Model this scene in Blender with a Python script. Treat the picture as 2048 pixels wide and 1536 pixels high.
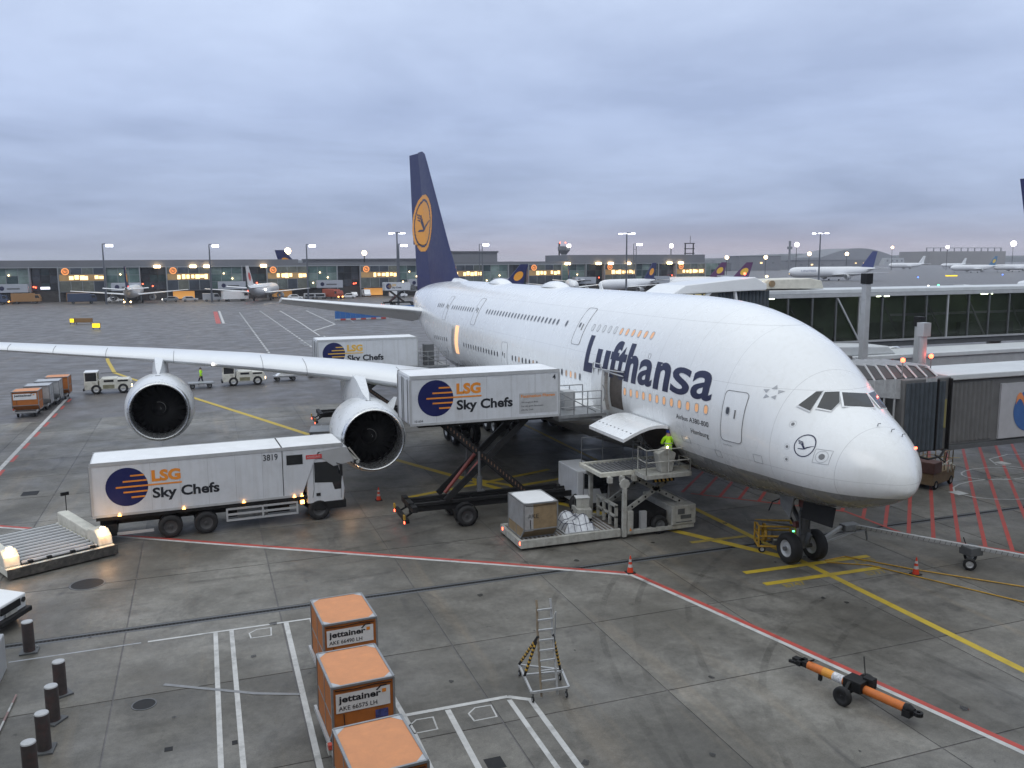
import bpy, bmesh, math, random
import numpy as np
from mathutils import Vector as V, Matrix as MX
random.seed(7)
R = math.radians
for o in list(bpy.data.objects): bpy.data.objects.remove(o)
C = bpy.context.scene.collection
SC = bpy.context.scene
# ---------------------------------------------------------------- camera
PITCH, YAW, ROLL = math.atan(244/1720), math.atan(627/1737.2), R(-0.35)
fw = V((math.sin(YAW)*math.cos(PITCH), math.cos(YAW)*math.cos(PITCH), -math.sin(PITCH)))
rt = V((math.cos(YAW), -math.sin(YAW), 0)); up = rt.cross(fw)
rt, up = rt*math.cos(ROLL)+up*math.sin(ROLL), up*math.cos(ROLL)-rt*math.sin(ROLL)
cd = bpy.data.cameras.new('camera'); cam = bpy.data.objects.new('camera', cd); C.objects.link(cam)
cd.sensor_width = 36; cd.lens = 36*1720/2048; cd.clip_end = 9000; cd.clip_start = .3
cam.matrix_world = MX(((rt.x, up.x, -fw.x, 0), (rt.y, up.y, -fw.y, 0), (rt.z, up.z, -fw.z, 12.25), (0, 0, 0, 1)))
SC.camera = cam
# ---------------------------------------------------------------- sky: overcast dawn over a low sun
SUN_EL, SUN_AZ = R(42), R(214)            # azimuth measured clockwise from +Y
w = bpy.data.worlds.new('World'); SC.world = w; w.use_nodes = True
nt = w.node_tree; nt.nodes.clear()
def N(tree, typ, **k):
    n = tree.nodes.new(typ)
    for a, b in k.items(): setattr(n, a, b)
    return n
def math_n(tree, op, a, b=None, clamp=False):
    n = N(tree, 'ShaderNodeMath', operation=op); n.use_clamp = clamp
    for i, x in enumerate((a, b)):
        if x is None: continue
        if hasattr(x, 'is_output') or hasattr(x, 'links'): tree.links.new(x, n.inputs[i])
        else: n.inputs[i].default_value = x
    return n.outputs[0]
L = nt.links
tc = N(nt, 'ShaderNodeTexCoord'); sx = N(nt, 'ShaderNodeSeparateXYZ'); L.new(tc.outputs['Generated'], sx.inputs[0])
z = math_n(nt, 'MAXIMUM', sx.outputs[2], 0.0)
sky = N(nt, 'ShaderNodeTexSky', sky_type='NISHITA'); sky.sun_disc = False
sky.sun_elevation = SUN_EL; sky.sun_rotation = SUN_AZ; sky.altitude = 100; sky.dust_density = 2
skys = N(nt, 'ShaderNodeVectorMath', operation='SCALE'); L.new(sky.outputs[0], skys.inputs[0]); skys.inputs['Scale'].default_value = .085
# cloud deck: direction projected on a flat layer, so streaks flatten to the horizon
den = math_n(nt, 'ADD', z, .10)
cmb = N(nt, 'ShaderNodeCombineXYZ')
L.new(math_n(nt, 'DIVIDE', sx.outputs[0], den), cmb.inputs[0]); L.new(math_n(nt, 'DIVIDE', sx.outputs[1], den), cmb.inputs[1])
n1 = N(nt, 'ShaderNodeTexNoise'); n1.inputs['Scale'].default_value = .55; n1.inputs['Detail'].default_value = 7; n1.inputs['Roughness'].default_value = .52
n1.inputs['Distortion'].default_value = .35
L.new(cmb.outputs[0], n1.inputs['Vector'])
n2 = N(nt, 'ShaderNodeTexNoise'); n2.inputs['Scale'].default_value = 2.1; n2.inputs['Detail'].default_value = 6; n2.inputs['Roughness'].default_value = .6
L.new(cmb.outputs[0], n2.inputs['Vector'])
nn = math_n(nt, 'ADD', math_n(nt, 'MULTIPLY', n1.outputs[0], .8), math_n(nt, 'MULTIPLY', n2.outputs[0], .2))
cr = N(nt, 'ShaderNodeValToRGB'); L.new(nn, cr.inputs[0])
cr.color_ramp.elements[0].position = .36; cr.color_ramp.elements[0].color = (.77, .785, .81, 1)
cr.color_ramp.elements[1].position = .64; cr.color_ramp.elements[1].color = (1.17, 1.16, 1.12, 1)
# overcast luminance (1+2 sin el)/3, bluer low down
lum = math_n(nt, 'MULTIPLY', math_n(nt, 'ADD', math_n(nt, 'MULTIPLY', z, 2.0), 1.0), .5)
hz = N(nt, 'ShaderNodeValToRGB'); L.new(z, hz.inputs[0])
e = hz.color_ramp.elements
e[0].position = 0; e[0].color = (.78, .86, 1.12, 1); e[1].position = .05; e[1].color = (.66, .80, 1.17, 1)
k = e.new(.16); k.color = (.74, .89, 1.27, 1); k = e.new(.30); k.color = (.77, .90, 1.19, 1); k = e.new(.8); k.color = (.90, .95, .99, 1)
cl = N(nt, 'ShaderNodeVectorMath', operation='MULTIPLY'); L.new(hz.outputs[0], cl.inputs[0]); L.new(cr.outputs[0], cl.inputs[1])
cls = N(nt, 'ShaderNodeVectorMath', operation='SCALE'); L.new(cl.outputs[0], cls.inputs[0]); L.new(lum, cls.inputs['Scale'])
# dawn glow low over the far side of the field
dt = N(nt, 'ShaderNodeVectorMath', operation='DOT_PRODUCT'); L.new(tc.outputs['Generated'], dt.inputs[0])
dt.inputs[1].default_value = (math.sin(R(33)), math.cos(R(33)), 0)
gl = math_n(nt, 'POWER', math_n(nt, 'MAXIMUM', dt.outputs['Value'], 0.0), 9.0)
gz = math_n(nt, 'POWER', math_n(nt, 'SUBTRACT', 1.0, math_n(nt, 'MULTIPLY', z, 9.0), True), 6.0)
glow = N(nt, 'ShaderNodeVectorMath', operation='SCALE'); glow.inputs[0].default_value = (.34, .14, .06); L.new(math_n(nt, 'MULTIPLY', gl, gz), glow.inputs['Scale'])
mx = N(nt, 'ShaderNodeMixRGB'); mx.inputs[0].default_value = .90; L.new(skys.outputs[0], mx.inputs[1]); L.new(cls.outputs[0], mx.inputs[2])
ad = N(nt, 'ShaderNodeVectorMath', operation='ADD'); L.new(mx.outputs[0], ad.inputs[0]); L.new(glow.outputs[0], ad.inputs[1])
bg = N(nt, 'ShaderNodeBackground'); L.new(ad.outputs[0], bg.inputs[0]); bg.inputs[1].default_value = 1.07
ow = N(nt, 'ShaderNodeOutputWorld'); L.new(bg.outputs[0], ow.inputs[0])
sd = bpy.data.lights.new('sun', 'SUN'); sd.energy = .5; sd.angle = R(35); sd.color = (1, .97, .93)
so = bpy.data.objects.new('sun', sd); C.objects.link(so)
so.rotation_euler = V((math.sin(SUN_AZ)*math.cos(SUN_EL), math.cos(SUN_AZ)*math.cos(SUN_EL), math.sin(SUN_EL))).to_track_quat('Z', 'Y').to_euler()
vs = SC.view_settings; vs.view_transform = 'Standard'; vs.look = 'None'; vs.exposure = 0; vs.gamma = 1; vs.use_curve_mapping = False
SC.cycles.max_bounces = 6; SC.cycles.caustics_reflective = False; SC.cycles.caustics_refractive = False
SC.cycles.sample_clamp_indirect = 4
# ---------------------------------------------------------------- materials
MT = {}
def mat(name, col=(.5, .5, .5), rough=.5, metal=0, var=.12, scale=3, bump=0, bscale=40, emit=None, es=0, spec=.5, coat=0, alpha=1, dirt=0, dirtcol=(.05, .045, .04), dscale=.8, pos=False, streak=0):
    if name in MT: return MT[name]
    m = bpy.data.materials.new(name); m.use_nodes = True; t = m.node_tree; b = t.nodes['Principled BSDF']; l = t.links
    b.inputs['Base Color'].default_value = (*col, 1); b.inputs['Roughness'].default_value = rough; b.inputs['Metallic'].default_value = metal
    b.inputs['Specular IOR Level'].default_value = spec; b.inputs['Coat Weight'].default_value = coat; b.inputs['Alpha'].default_value = alpha
    b.inputs['Coat Roughness'].default_value = .15
    if emit: b.inputs['Emission Color'].default_value = (*emit, 1); b.inputs['Emission Strength'].default_value = es
    if pos: vec = N(t, 'ShaderNodeNewGeometry').outputs['Position']
    else: vec = N(t, 'ShaderNodeTexCoord').outputs['Object']
    cur = None
    if var:
        n = N(t, 'ShaderNodeTexNoise'); n.inputs['Scale'].default_value = scale; n.inputs['Detail'].default_value = 6; n.inputs['Roughness'].default_value = .65
        l.new(vec, n.inputs['Vector']); r = N(t, 'ShaderNodeMapRange'); r.inputs[1].default_value = .3; r.inputs[2].default_value = .7
        r.inputs[3].default_value = 1-var; r.inputs[4].default_value = 1+var; l.new(n.outputs[0], r.inputs[0])
        s = N(t, 'ShaderNodeVectorMath', operation='SCALE'); s.inputs[0].default_value = col; l.new(r.outputs[0], s.inputs['Scale']); cur = s.outputs[0]
        rr = N(t, 'ShaderNodeMapRange'); rr.inputs[3].default_value = max(.03, rough-.12); rr.inputs[4].default_value = min(1, rough+.12); l.new(n.outputs[0], rr.inputs[0]); l.new(rr.outputs[0], b.inputs['Roughness'])
    if dirt:
        n = N(t, 'ShaderNodeTexNoise'); n.inputs['Scale'].default_value = dscale; n.inputs['Detail'].default_value = 8; n.inputs['Roughness'].default_value = .7; l.new(vec, n.inputs['Vector'])
        r = N(t, 'ShaderNodeMapRange'); r.inputs[1].default_value = .5; r.inputs[2].default_value = .75; r.inputs[4].default_value = dirt; l.new(n.outputs[0], r.inputs[0])
        q = N(t, 'ShaderNodeMixRGB'); l.new(r.outputs[0], q.inputs[0]); q.inputs[1].default_value = (*col, 1)
        if cur: l.new(cur, q.inputs[1])
        q.inputs[2].default_value = (*dirtcol, 1); cur = q.outputs[0]
    if streak:
        mp = N(t, 'ShaderNodeMapping'); mp.inputs['Scale'].default_value = (5, 5, .35); l.new(vec, mp.inputs[0]); n = N(t, 'ShaderNodeTexNoise'); n.inputs['Scale'].default_value = 1; n.inputs['Detail'].default_value = 6; n.inputs['Roughness'].default_value = .6; l.new(mp.outputs[0], n.inputs['Vector'])
        r = N(t, 'ShaderNodeMapRange'); r.inputs[1].default_value = .48; r.inputs[2].default_value = .75; r.inputs[4].default_value = streak; l.new(n.outputs[0], r.inputs[0]); q = N(t, 'ShaderNodeMixRGB'); l.new(r.outputs[0], q.inputs[0]); l.new(cur, q.inputs[1]); q.inputs[2].default_value = (*dirtcol, 1); cur = q.outputs[0]
    if cur: l.new(cur, b.inputs['Base Color'])
    if bump:
        n = N(t, 'ShaderNodeTexNoise'); n.inputs['Scale'].default_value = bscale; n.inputs['Detail'].default_value = 5; l.new(vec, n.inputs['Vector'])
        q = N(t, 'ShaderNodeBump'); q.inputs['Strength'].default_value = bump; q.inputs['Distance'].default_value = .02; l.new(n.outputs[0], q.inputs['Height']); l.new(q.outputs[0], b.inputs['Normal'])
    MT[name] = m; return m
def emis(name, col, s): return mat(name, col, .5, var=0, emit=col, es=s)
white = mat('white_paint', (.78, .79, .79), .32, var=.03, scale=1.2, dirt=.10, dirtcol=(.35, .34, .32), coat=.3)
truckw = mat('truck_white', (.57, .59, .62), .42, var=.06, scale=1.3, dirt=.28, dirtcol=(.33, .32, .30), bump=.10, bscale=2.2, streak=.28)
roofw = mat('box_roof_white', (.80, .81, .82), .4, var=.05, scale=1.5, dirt=.2, dirtcol=(.45, .44, .42))
worn = mat('worn_white', (.42, .42, .39), .5, var=.15, scale=4, streak=.4, dirt=.65, dirtcol=(.14, .12, .09), dscale=2.5)
gse = mat('equipment_cream', (.60, .59, .52), .5, var=.12, scale=3, dirt=.55, dirtcol=(.16, .14, .10), dscale=2)
dark = mat('dark_metal', (.012, .012, .013), .6, var=.3, scale=6, dirt=.4, dirtcol=(.035, .03, .026), dscale=3, spec=.3)
black = mat('black_rubber', (.012, .012, .013), .75, var=.25, scale=8)
void = mat('black_void', (.004, .004, .005), .9, var=0)
grey = mat('grey_metal', (.28, .29, .30), .45, metal=.4, var=.15, scale=5, dirt=.3, dirtcol=(.08, .07, .06), dscale=3)
lgrey = mat('light_grey_metal', (.45, .46, .47), .45, metal=.2, var=.12, scale=4, dirt=.3, dirtcol=(.15, .14, .13), dscale=2)
dgrey = mat('dark_grey_paint', (.10, .105, .11), .5, var=.2, scale=4, dirt=.3, dirtcol=(.05, .04, .04), dscale=2)
alum = mat('bare_aluminium', (.62, .63, .64), .28, metal=.9, var=.12, scale=6)
navy = mat('navy_paint', (.010, .014, .085), .42, var=.08, scale=2, coat=.1, spec=.35)
navyt = mat('navy_lettering', (.012, .015, .055), .35, var=0)
lhy = mat('emblem_yellow', (.80, .33, .025), .4, var=.05)
orange = mat('stripe_orange', (.72, .25, .03), .45, var=.05)
gold = mat('lettering_gold', (.70, .42, .06), .45, var=.05)
blackt = mat('black_lettering', (.012, .014, .02), .45, var=0)
glass = mat('dark_glass', (.012, .014, .017), .08, var=0, spec=.8)
uldo = mat('container_orange', (.40, .125, .022), .6, var=.14, scale=3, dirt=.45, dirtcol=(.20, .07, .02), dscale=2.2, bump=.15, bscale=5)
uldt = mat('container_top_tan', (.60, .255, .11), .6, var=.10, scale=2, dirt=.35, dirtcol=(.40, .17, .08), dscale=2.5, bump=.12, bscale=4)
ulds = mat('container_silver', (.50, .51, .52), .4, metal=.5, var=.15, scale=3, dirt=.4, dirtcol=(.2, .18, .15), dscale=2)
tan = mat('container_tan', (.26, .19, .11), .6, var=.2, scale=3, dirt=.4, dirtcol=(.12, .09, .06), dscale=2)
hivis = mat('hi_vis_yellow', (.42, .80, .02), .8, var=.1, emit=(.42, .80, .02), es=.10)
denim = mat('dark_trousers', (.02, .025, .05), .85, var=.2)
skin = mat('skin', (.45, .28, .2), .6, var=.05)
capb = mat('blue_cap', (.01, .04, .35), .7, var=.1)
cono = mat('cone_red', (.62, .05, .015), .5, var=.1)
tbo = mat('towbar_orange', (.62, .17, .03), .5, var=.12, scale=6, dirt=.55, dirtcol=(.25, .10, .04), dscale=5)
gpy = mat('frame_yellow', (.45, .26, .03), .5, var=.2, scale=6, dirt=.5, dirtcol=(.1, .06, .02), dscale=4)
amber = emis('amber_lamp', (1, .42, .10), 9)
redl = emis('red_lamp', (1, .09, .04), 9)
whl = emis('white_lamp', (1, .93, .85), 14)
warml = emis('warm_lamp', (1, .70, .36), 12)
greenl = emis('green_lamp', (.1, 1, .35), 5)
bluel = emis('blue_lamp', (.08, .2, 1), 5)
litw = mat('lit_cabin_pane', (.5, .28, .15), .25, var=.15, scale=9, emit=(.9, .46, .22), es=.42)
litp = emis('lit_interior', (1, .68, .30), 2.4)
lito = emis('lit_base', (.9, .42, .10), .55)
# ---------------------------------------------------------------- mesh helpers
class MB:
    def __init__(s): s.v = []; s.f = []; s.m = []; s.mi = 0
    def add(s, vs, fs):
        o = len(s.v); s.v += [tuple(v) for v in vs]; s.f += [[i+o for i in f] for f in fs]; s.m += [s.mi]*len(fs); return s
    def box(s, x0, x1, y0, y1, z0, z1):
        return s.add([(x0, y0, z0), (x1, y0, z0), (x1, y1, z0), (x0, y1, z0), (x0, y0, z1), (x1, y0, z1), (x1, y1, z1), (x0, y1, z1)],
                     [(3, 2, 1, 0), (4, 5, 6, 7), (0, 1, 5, 4), (1, 2, 6, 5), (2, 3, 7, 6), (3, 0, 4, 7)])
    def bar(s, p, q, w, h=None, upv=(0, 0, 1)):
        p, q = V(p), V(q); h = h or w; d = (q-p).normalized(); u = V(upv)
        if abs(d.dot(u)) > .98: u = V((0, 1, 0))
        a = d.cross(u).normalized()*w/2; b = a.cross(d).normalized()*h/2
        return s.add([p-a-b, p+a-b, p+a+b, p-a+b, q-a-b, q+a-b, q+a+b, q-a+b], [(0, 1, 2, 3), (7, 6, 5, 4), (1, 0, 4, 5), (2, 1, 5, 6), (3, 2, 6, 7), (0, 3, 7, 4)])
    def cyl(s, p, q, r0, r1=None, n=12, caps=True):
        p, q = V(p), V(q); r1 = r0 if r1 is None else r1; d = (q-p).normalized()
        a = d.orthogonal().normalized(); b = d.cross(a)
        vs = [p+(a*math.cos(t)+b*math.sin(t))*r0 for t in [2*math.pi*i/n for i in range(n)]]+[q+(a*math.cos(t)+b*math.sin(t))*r1 for t in [2*math.pi*i/n for i in range(n)]]
        fs = [(i, (i+1) % n, n+(i+1) % n, n+i) for i in range(n)]
        if caps: fs += [tuple(range(n-1, -1, -1)), tuple(range(n, 2*n))]
        return s.add(vs, fs)
    def tube(s, pts, r, n=6, closed=False):
        pts = [V(p) for p in pts]; m = len(pts); vs = []; fs = []; a = None
        for i, p in enumerate(pts):
            d = (pts[(i+1) % m]-pts[i-1]) if closed else (pts[min(i+1, m-1)]-pts[max(i-1, 0)])
            d.normalize(); a = d.orthogonal().normalized() if a is None else (a-d*a.dot(d)).normalized(); b = d.cross(a)
            vs += [p+(a*math.cos(2*math.pi*k/n)+b*math.sin(2*math.pi*k/n))*r for k in range(n)]
        for i in range(m if closed else m-1):
            j = (i+1) % m
            fs += [(i*n+k, i*n+(k+1) % n, j*n+(k+1) % n, j*n+k) for k in range(n)]
        if not closed: fs += [tuple(range(n-1, -1, -1)), tuple(range((m-1)*n, m*n))]
        return s.add(vs, fs)
    def lathe(s, prof, o, d, n=24, caps=False):
        o, d = V(o), V(d).normalized(); a = d.orthogonal().normalized(); b = d.cross(a); m = len(prof); vs = []; fs = []
        for (h, r) in prof: vs += [o+d*h+(a*math.cos(2*math.pi*k/n)+b*math.sin(2*math.pi*k/n))*r for k in range(n)]
        for i in range(m-1): fs += [(i*n+k, i*n+(k+1) % n, (i+1)*n+(k+1) % n, (i+1)*n+k) for k in range(n)]
        if caps: fs += [tuple(range(n-1, -1, -1)), tuple(range((m-1)*n, m*n))]
        return s.add(vs, fs)
    def prism(s, poly, ax, a0, a1):
        f = {'x': lambda u, v, a: (a, u, v), 'y': lambda u, v, a: (u, a, v), 'z': lambda u, v, a: (u, v, a)}[ax]; n = len(poly)
        return s.add([f(u, v, a0) for u, v in poly]+[f(u, v, a1) for u, v in poly], [tuple(range(n)), tuple(range(2*n-1, n-1, -1))]+[(i, n+i, n+(i+1) % n, (i+1) % n) for i in range(n)])
    def sph(s, c, r, n=10, sc=(1, 1, 1)):
        c = V(c); m = n//2; vs = []; fs = []
        for i in range(m+1):
            t = math.pi*i/m
            for k in range(n): vs.append(c+V((math.sin(t)*math.cos(2*math.pi*k/n)*r*sc[0], math.sin(t)*math.sin(2*math.pi*k/n)*r*sc[1], math.cos(t)*r*sc[2])))
        for i in range(m): fs += [(i*n+k, (i+1)*n+k, (i+1)*n+(k+1) % n, i*n+(k+1) % n) for k in range(n)]
        return s.add(vs, fs)
    def grid(s, P, closed=False):
        r, c_ = len(P), len(P[0]); vs = [p for row in P for p in row]; fs = []
        for i in range(r-1):
            for j in range(c_ if closed else c_-1): fs.append((i*c_+j, i*c_+(j+1) % c_, (i+1)*c_+(j+1) % c_, (i+1)*c_+j))
        return s.add(vs, fs)
    def build(s, name, mats, parent=None, smooth=None, bevel=0, fix=True):
        me = bpy.data.meshes.new(name); me.from_pydata(s.v, [], s.f)
        for m in (mats if isinstance(mats, (list, tuple)) else [mats]): me.materials.append(m)
        me.polygons.foreach_set('material_index', s.m)
        if fix:
            bm = bmesh.new(); bm.from_mesh(me); bmesh.ops.recalc_face_normals(bm, faces=bm.faces); bm.to_mesh(me); bm.free()
        if smooth: me.shade_smooth(); me.set_sharp_from_angle(angle=R(smooth))
        me.update()
        return link(name, me, parent, bevel)
def link(name, me, parent=None, bevel=0):
    o = bpy.data.objects.new(name, me); C.objects.link(o)
    if parent: o.parent = parent
    if bevel:
        b = o.modifiers.new('bevel', 'BEVEL'); b.width = bevel; b.segments = 2; b.limit_method = 'ANGLE'; b.angle_limit = R(40)
    return o
def tag(o, label=None, cat=None, group=None, kind=None):
    if label: o['label'] = label
    if cat: o['category'] = cat
    if group: o['group'] = group
    if kind: o['kind'] = kind
    return o
def thing(name, label, cat, loc=(0, 0, 0), rz=0, group=None):
    o = bpy.data.objects.new(name, None); C.objects.link(o); o.location = loc; o.rotation_euler = (0, 0, rz); o.empty_display_size = .3
    return tag(o, label, cat, group)
KIDS = {}
def kids(o): return [x for x in C.objects if x.parent == o]
def copy_tree(o, parent=None, skip=()):
    c = o.copy(); C.objects.link(c); c.parent = parent
    for ch in list(o.children):
        if ch.name.split('.')[0] not in skip: copy_tree(ch, c, skip)
    return c
def dup(o, loc, rz, label, skip=()):
    c = copy_tree(o, None, skip); c.location = loc; c.rotation_euler = (0, 0, rz); c['label'] = label; return c
def nm(base): return base
# lettering: built-in vector font turned into a flat mesh in a unit frame (x 0..w, y 0..h)
def text2d(txt, h, width=None, bold=0.0, res=3):
    cu = bpy.data.curves.new('t', 'FONT'); cu.body = txt; cu.size = 1; cu.offset = bold; cu.resolution_u = res; cu.fill_mode = 'FRONT'
    o = bpy.data.objects.new('t', cu); C.objects.link(o); bpy.context.view_layer.update()
    me = o.evaluated_get(bpy.context.evaluated_depsgraph_get()).to_mesh()
    vs = [(v.co.x, v.co.y) for v in me.vertices]; fs = [tuple(p.vertices) for p in me.polygons]
    o.to_mesh_clear(); bpy.data.objects.remove(o); bpy.data.curves.remove(cu)
    x0 = min(v[0] for v in vs); x1 = max(v[0] for v in vs); k = h/.73; kx = k if width is None else width/(x1-x0)
    return [((x-x0)*kx, y*k) for x, y in vs], fs
def flat_text(mb, txt, h, fn, width=None, bold=0.0):
    vs, fs = text2d(txt, h, width, bold); mb.add([fn(x, y) for x, y in vs], fs); return max(v[0] for v in vs)
def disc(mb, fn, r, n=28, r0=0):
    if r0: mb.grid([[fn(r*math.cos(2*math.pi*i/n), r*math.sin(2*math.pi*i/n)) for i in range(n)], [fn(r0*math.cos(2*math.pi*i/n), r0*math.sin(2*math.pi*i/n)) for i in range(n)]], True)
    else: mb.add([fn(r*math.cos(2*math.pi*i/n), r*math.sin(2*math.pi*i/n)) for i in range(n)], [tuple(range(n))])
CRANE = [[(.02, -.26), (.22, -.10), (.6, .02), (.93, .10), (.93, .06), (.6, -.07), (.3, -.2), (.14, -.32)],
         [(.16, -.32), (-.1, -.38), (-.6, -.37), (-.6, -.31), (-.1, -.28), (.08, -.2)],
         [(.12, -.24), (-.02, -.02), (-.2, .16), (-.34, .08), (-.16, -.16), (.02, -.3)],
         [(-.12, .12), (-.3, .36), (-.82, .46), (-.82, .40), (-.34, .29), (-.2, .06)],
         [(-.2, .10), (-.36, .25), (-.76, .33), (-.76, .27), (-.38, .19), (-.26, .02)],
         [(-.24, .04), (-.4, .15), (-.68, .2), (-.68, .14), (-.4, .08), (-.28, -.04)]]
def crane(mb, fn, r):
    for p in CRANE: mb.add([fn(x*r, y*r) for x, y in p], [tuple(range(len(p)))])
def line_sheet(mb, pts, w, z, closed=False):
    pts = [V((p[0], p[1])) for p in pts]; n = len(pts); A = []; B = []
    for i, p in enumerate(pts):
        d0 = (pts[i]-pts[i-1]) if (i or closed) else (pts[1]-pts[0]); d1 = (pts[(i+1) % n]-pts[i]) if (i < n-1 or closed) else d0
        d0.normalize(); d1.normalize(); t = d0+d1; t = t.normalized() if t.length > 1e-3 else d0
        q = V((-t.y, t.x))*(w/2/max(.4, t.dot(d0))); A.append((p.x+q.x, p.y+q.y, z)); B.append((p.x-q.x, p.y-q.y, z))
    if closed: A.append(A[0]); B.append(B[0])
    mb.grid([A, B])
# ---------------------------------------------------------------- ground
def ground_mat(name, c1, c2, stain, tanm, rough, slab):
    m = bpy.data.materials.new(name); m.use_nodes = True; t = m.node_tree; b = t.nodes['Principled BSDF']; l = t.links
    pos = N(t, 'ShaderNodeNewGeometry').outputs['Position']
    def noise(sc, det=6, ro=.6, mapping=None, dist=0):
        n = N(t, 'ShaderNodeTexNoise'); n.inputs['Scale'].default_value = sc; n.inputs['Detail'].default_value = det; n.inputs['Roughness'].default_value = ro; n.inputs['Distortion'].default_value = dist
        src = pos
        if mapping:
            mp = N(t, 'ShaderNodeMapping'); mp.inputs['Rotation'].default_value = (0, 0, mapping[2]); mp.inputs['Scale'].default_value = (mapping[0], mapping[1], 1); l.new(pos, mp.inputs[0]); src = mp.outputs[0]
        l.new(src, n.inputs['Vector']); return n.outputs[0]
    def rng(x, a, b_, c, d):
        r = N(t, 'ShaderNodeMapRange'); r.inputs[1].default_value = a; r.inputs[2].default_value = b_; r.inputs[3].default_value = c; r.inputs[4].default_value = d; l.new(x, r.inputs[0]); return r.outputs[0]
    def mixc(f, a, b_):
        q = N(t, 'ShaderNodeMixRGB'); l.new(f, q.inputs[0])
        for i, x in ((1, a), (2, b_)):
            if isinstance(x, tuple): q.inputs[i].default_value = (*x, 1)
            else: l.new(x, q.inputs[i])
        return q.outputs[0]
    col = mixc(rng(noise(.22, 5, .55), .38, .62, 0, 1), c1, c2)
    col = mixc(rng(noise(.9, 8, .7), .44, .70, 0, .7), col, tuple(x*.72 for x in c1))
    col = mixc(rng(noise(.5, 6, .6, (1.4, .10, R(-14)), .4), .56, .74, 0, tanm), col, (.27, .215, .15))
    col = mixc(rng(noise(.55, 7, .62, (1, .45, R(25)), .8), .60, .72, 0, stain), col, (.045, .042, .04))
    col = mixc(rng(noise(2.6, 5, .6), .66, .72, 0, stain*.8), col, (.04, .038, .036))
    sp = math_n(t, 'MULTIPLY', rng(noise(26, 3, .7), .3, .7, .82, 1.18), rng(noise(4.5, 8, .75), .3, .7, .78, 1.22))
    col = mixc(rng(noise(.33, 7, .68, (1, .8, R(-30)), 1.2), .52, .66, 0, stain*.55), col, tuple(x*.45 for x in c1))
    if slab:
        oi = N(t, 'ShaderNodeObjectInfo'); sp = math_n(t, 'MULTIPLY', sp, rng(oi.outputs['Random'], 0, 1, .80, 1.16))
    sc = N(t, 'ShaderNodeVectorMath', operation='SCALE'); l.new(col, sc.inputs[0]); l.new(sp, sc.inputs['Scale']); l.new(sc.outputs[0], b.inputs['Base Color'])
    l.new(rng(noise(.4, 6, .6), .3, .7, rough-.12, rough+.16), b.inputs['Roughness'])
    bp = N(t, 'ShaderNodeBump'); bp.inputs['Strength'].default_value = .25; bp.inputs['Distance'].default_value = .01; l.new(noise(40, 4, .7), bp.inputs['Height']); l.new(bp.outputs[0], b.inputs['Normal'])
    return m
conc = ground_mat('apron_concrete', (.104, .097, .082), (.200, .191, .170), .80, .45, .50, True)
asph = ground_mat('apron_asphalt', (.086, .080, .078), (.128, .120, .117), .45, .15, .48, False)
ground = MB(); ground.add([(-5000, -400, -.015), (5000, -400, -.015), (5000, 7000, -.015), (-5000, 7000, -.015)], [(0, 1, 2, 3)])
ground = tag(ground.build('ground', asph), kind='structure')
unit = None
XE = [12.07+5*k for k in range(-7, 8)]; YE = [10.36+5.02*k for k in range(0, 14)]
for i in range(len(XE)-1):
    for j in range(len(YE)-1):
        y0, y1 = YE[j]+.024, YE[j+1]-.024
        if j == 3: y1 = 30.22
        if j == 4: y0 = 30.68
        if unit is None:
            unit = MB().box(-.5, .5, -.5, .5, -.05, 0).build('concrete_slab', conc, ground); s_ = unit
        else: s_ = link('concrete_slab', unit.data, ground)
        s_.location = ((XE[i]+XE[i+1])/2, (y0+y1)/2, random.uniform(-.003, 0)); s_.scale = (4.952, y1-y0, 1)
# drain channel with a slotted grate
dr = MB(); dr.box(-22.9, 47, 30.24, 30.36, -.05, -.004).box(-22.9, 47, 30.54, 30.66, -.05, -.004)
dr.build('drain_edge', dgrey, ground)
MB().box(-22.9, 47, 30.36, 30.54, -.05, -.011).build('drain_bed', void, ground)
gb = MB()
for i in range(560):
    x = -20+i*.12; gb.box(x, x+.055, 30.36, 30.54, -.05, -.005)
tag(gb.build('drain_grate', dark, ground), kind='stuff')
# covers and patches let into the slabs
for nme, x, y, r, mt_ in (('manhole_cover', -4.68, 35.6, .66, dark), ('manhole_cover', -2.08, 24.86, .34, dark)):
    q = MB(); q.cyl((x, y, -.03), (x, y, .004), r, n=28); q.build(nme, mt_, ground)
    q = MB(); q.lathe([(0, r*.99), (.006, r*.99), (.006, r*.88), (0, r*.88)], (x, y, .003), (0, 0, 1), 28); q.build('manhole_rim', dgrey, ground)
for x, y, a, b_ in ((6.24, 18.7, .45, .5), (.24, 21.93, .14, .2), (-1.36, 22.2, .2, .2), (-6.2, 58.5, .9, 1.2), (-9.2, 51.5, .8, .9)):
    MB().box(x-a/2, x+a/2, y-b_/2, y+b_/2, -.03, .004).build('access_cover', dark, ground)
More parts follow.
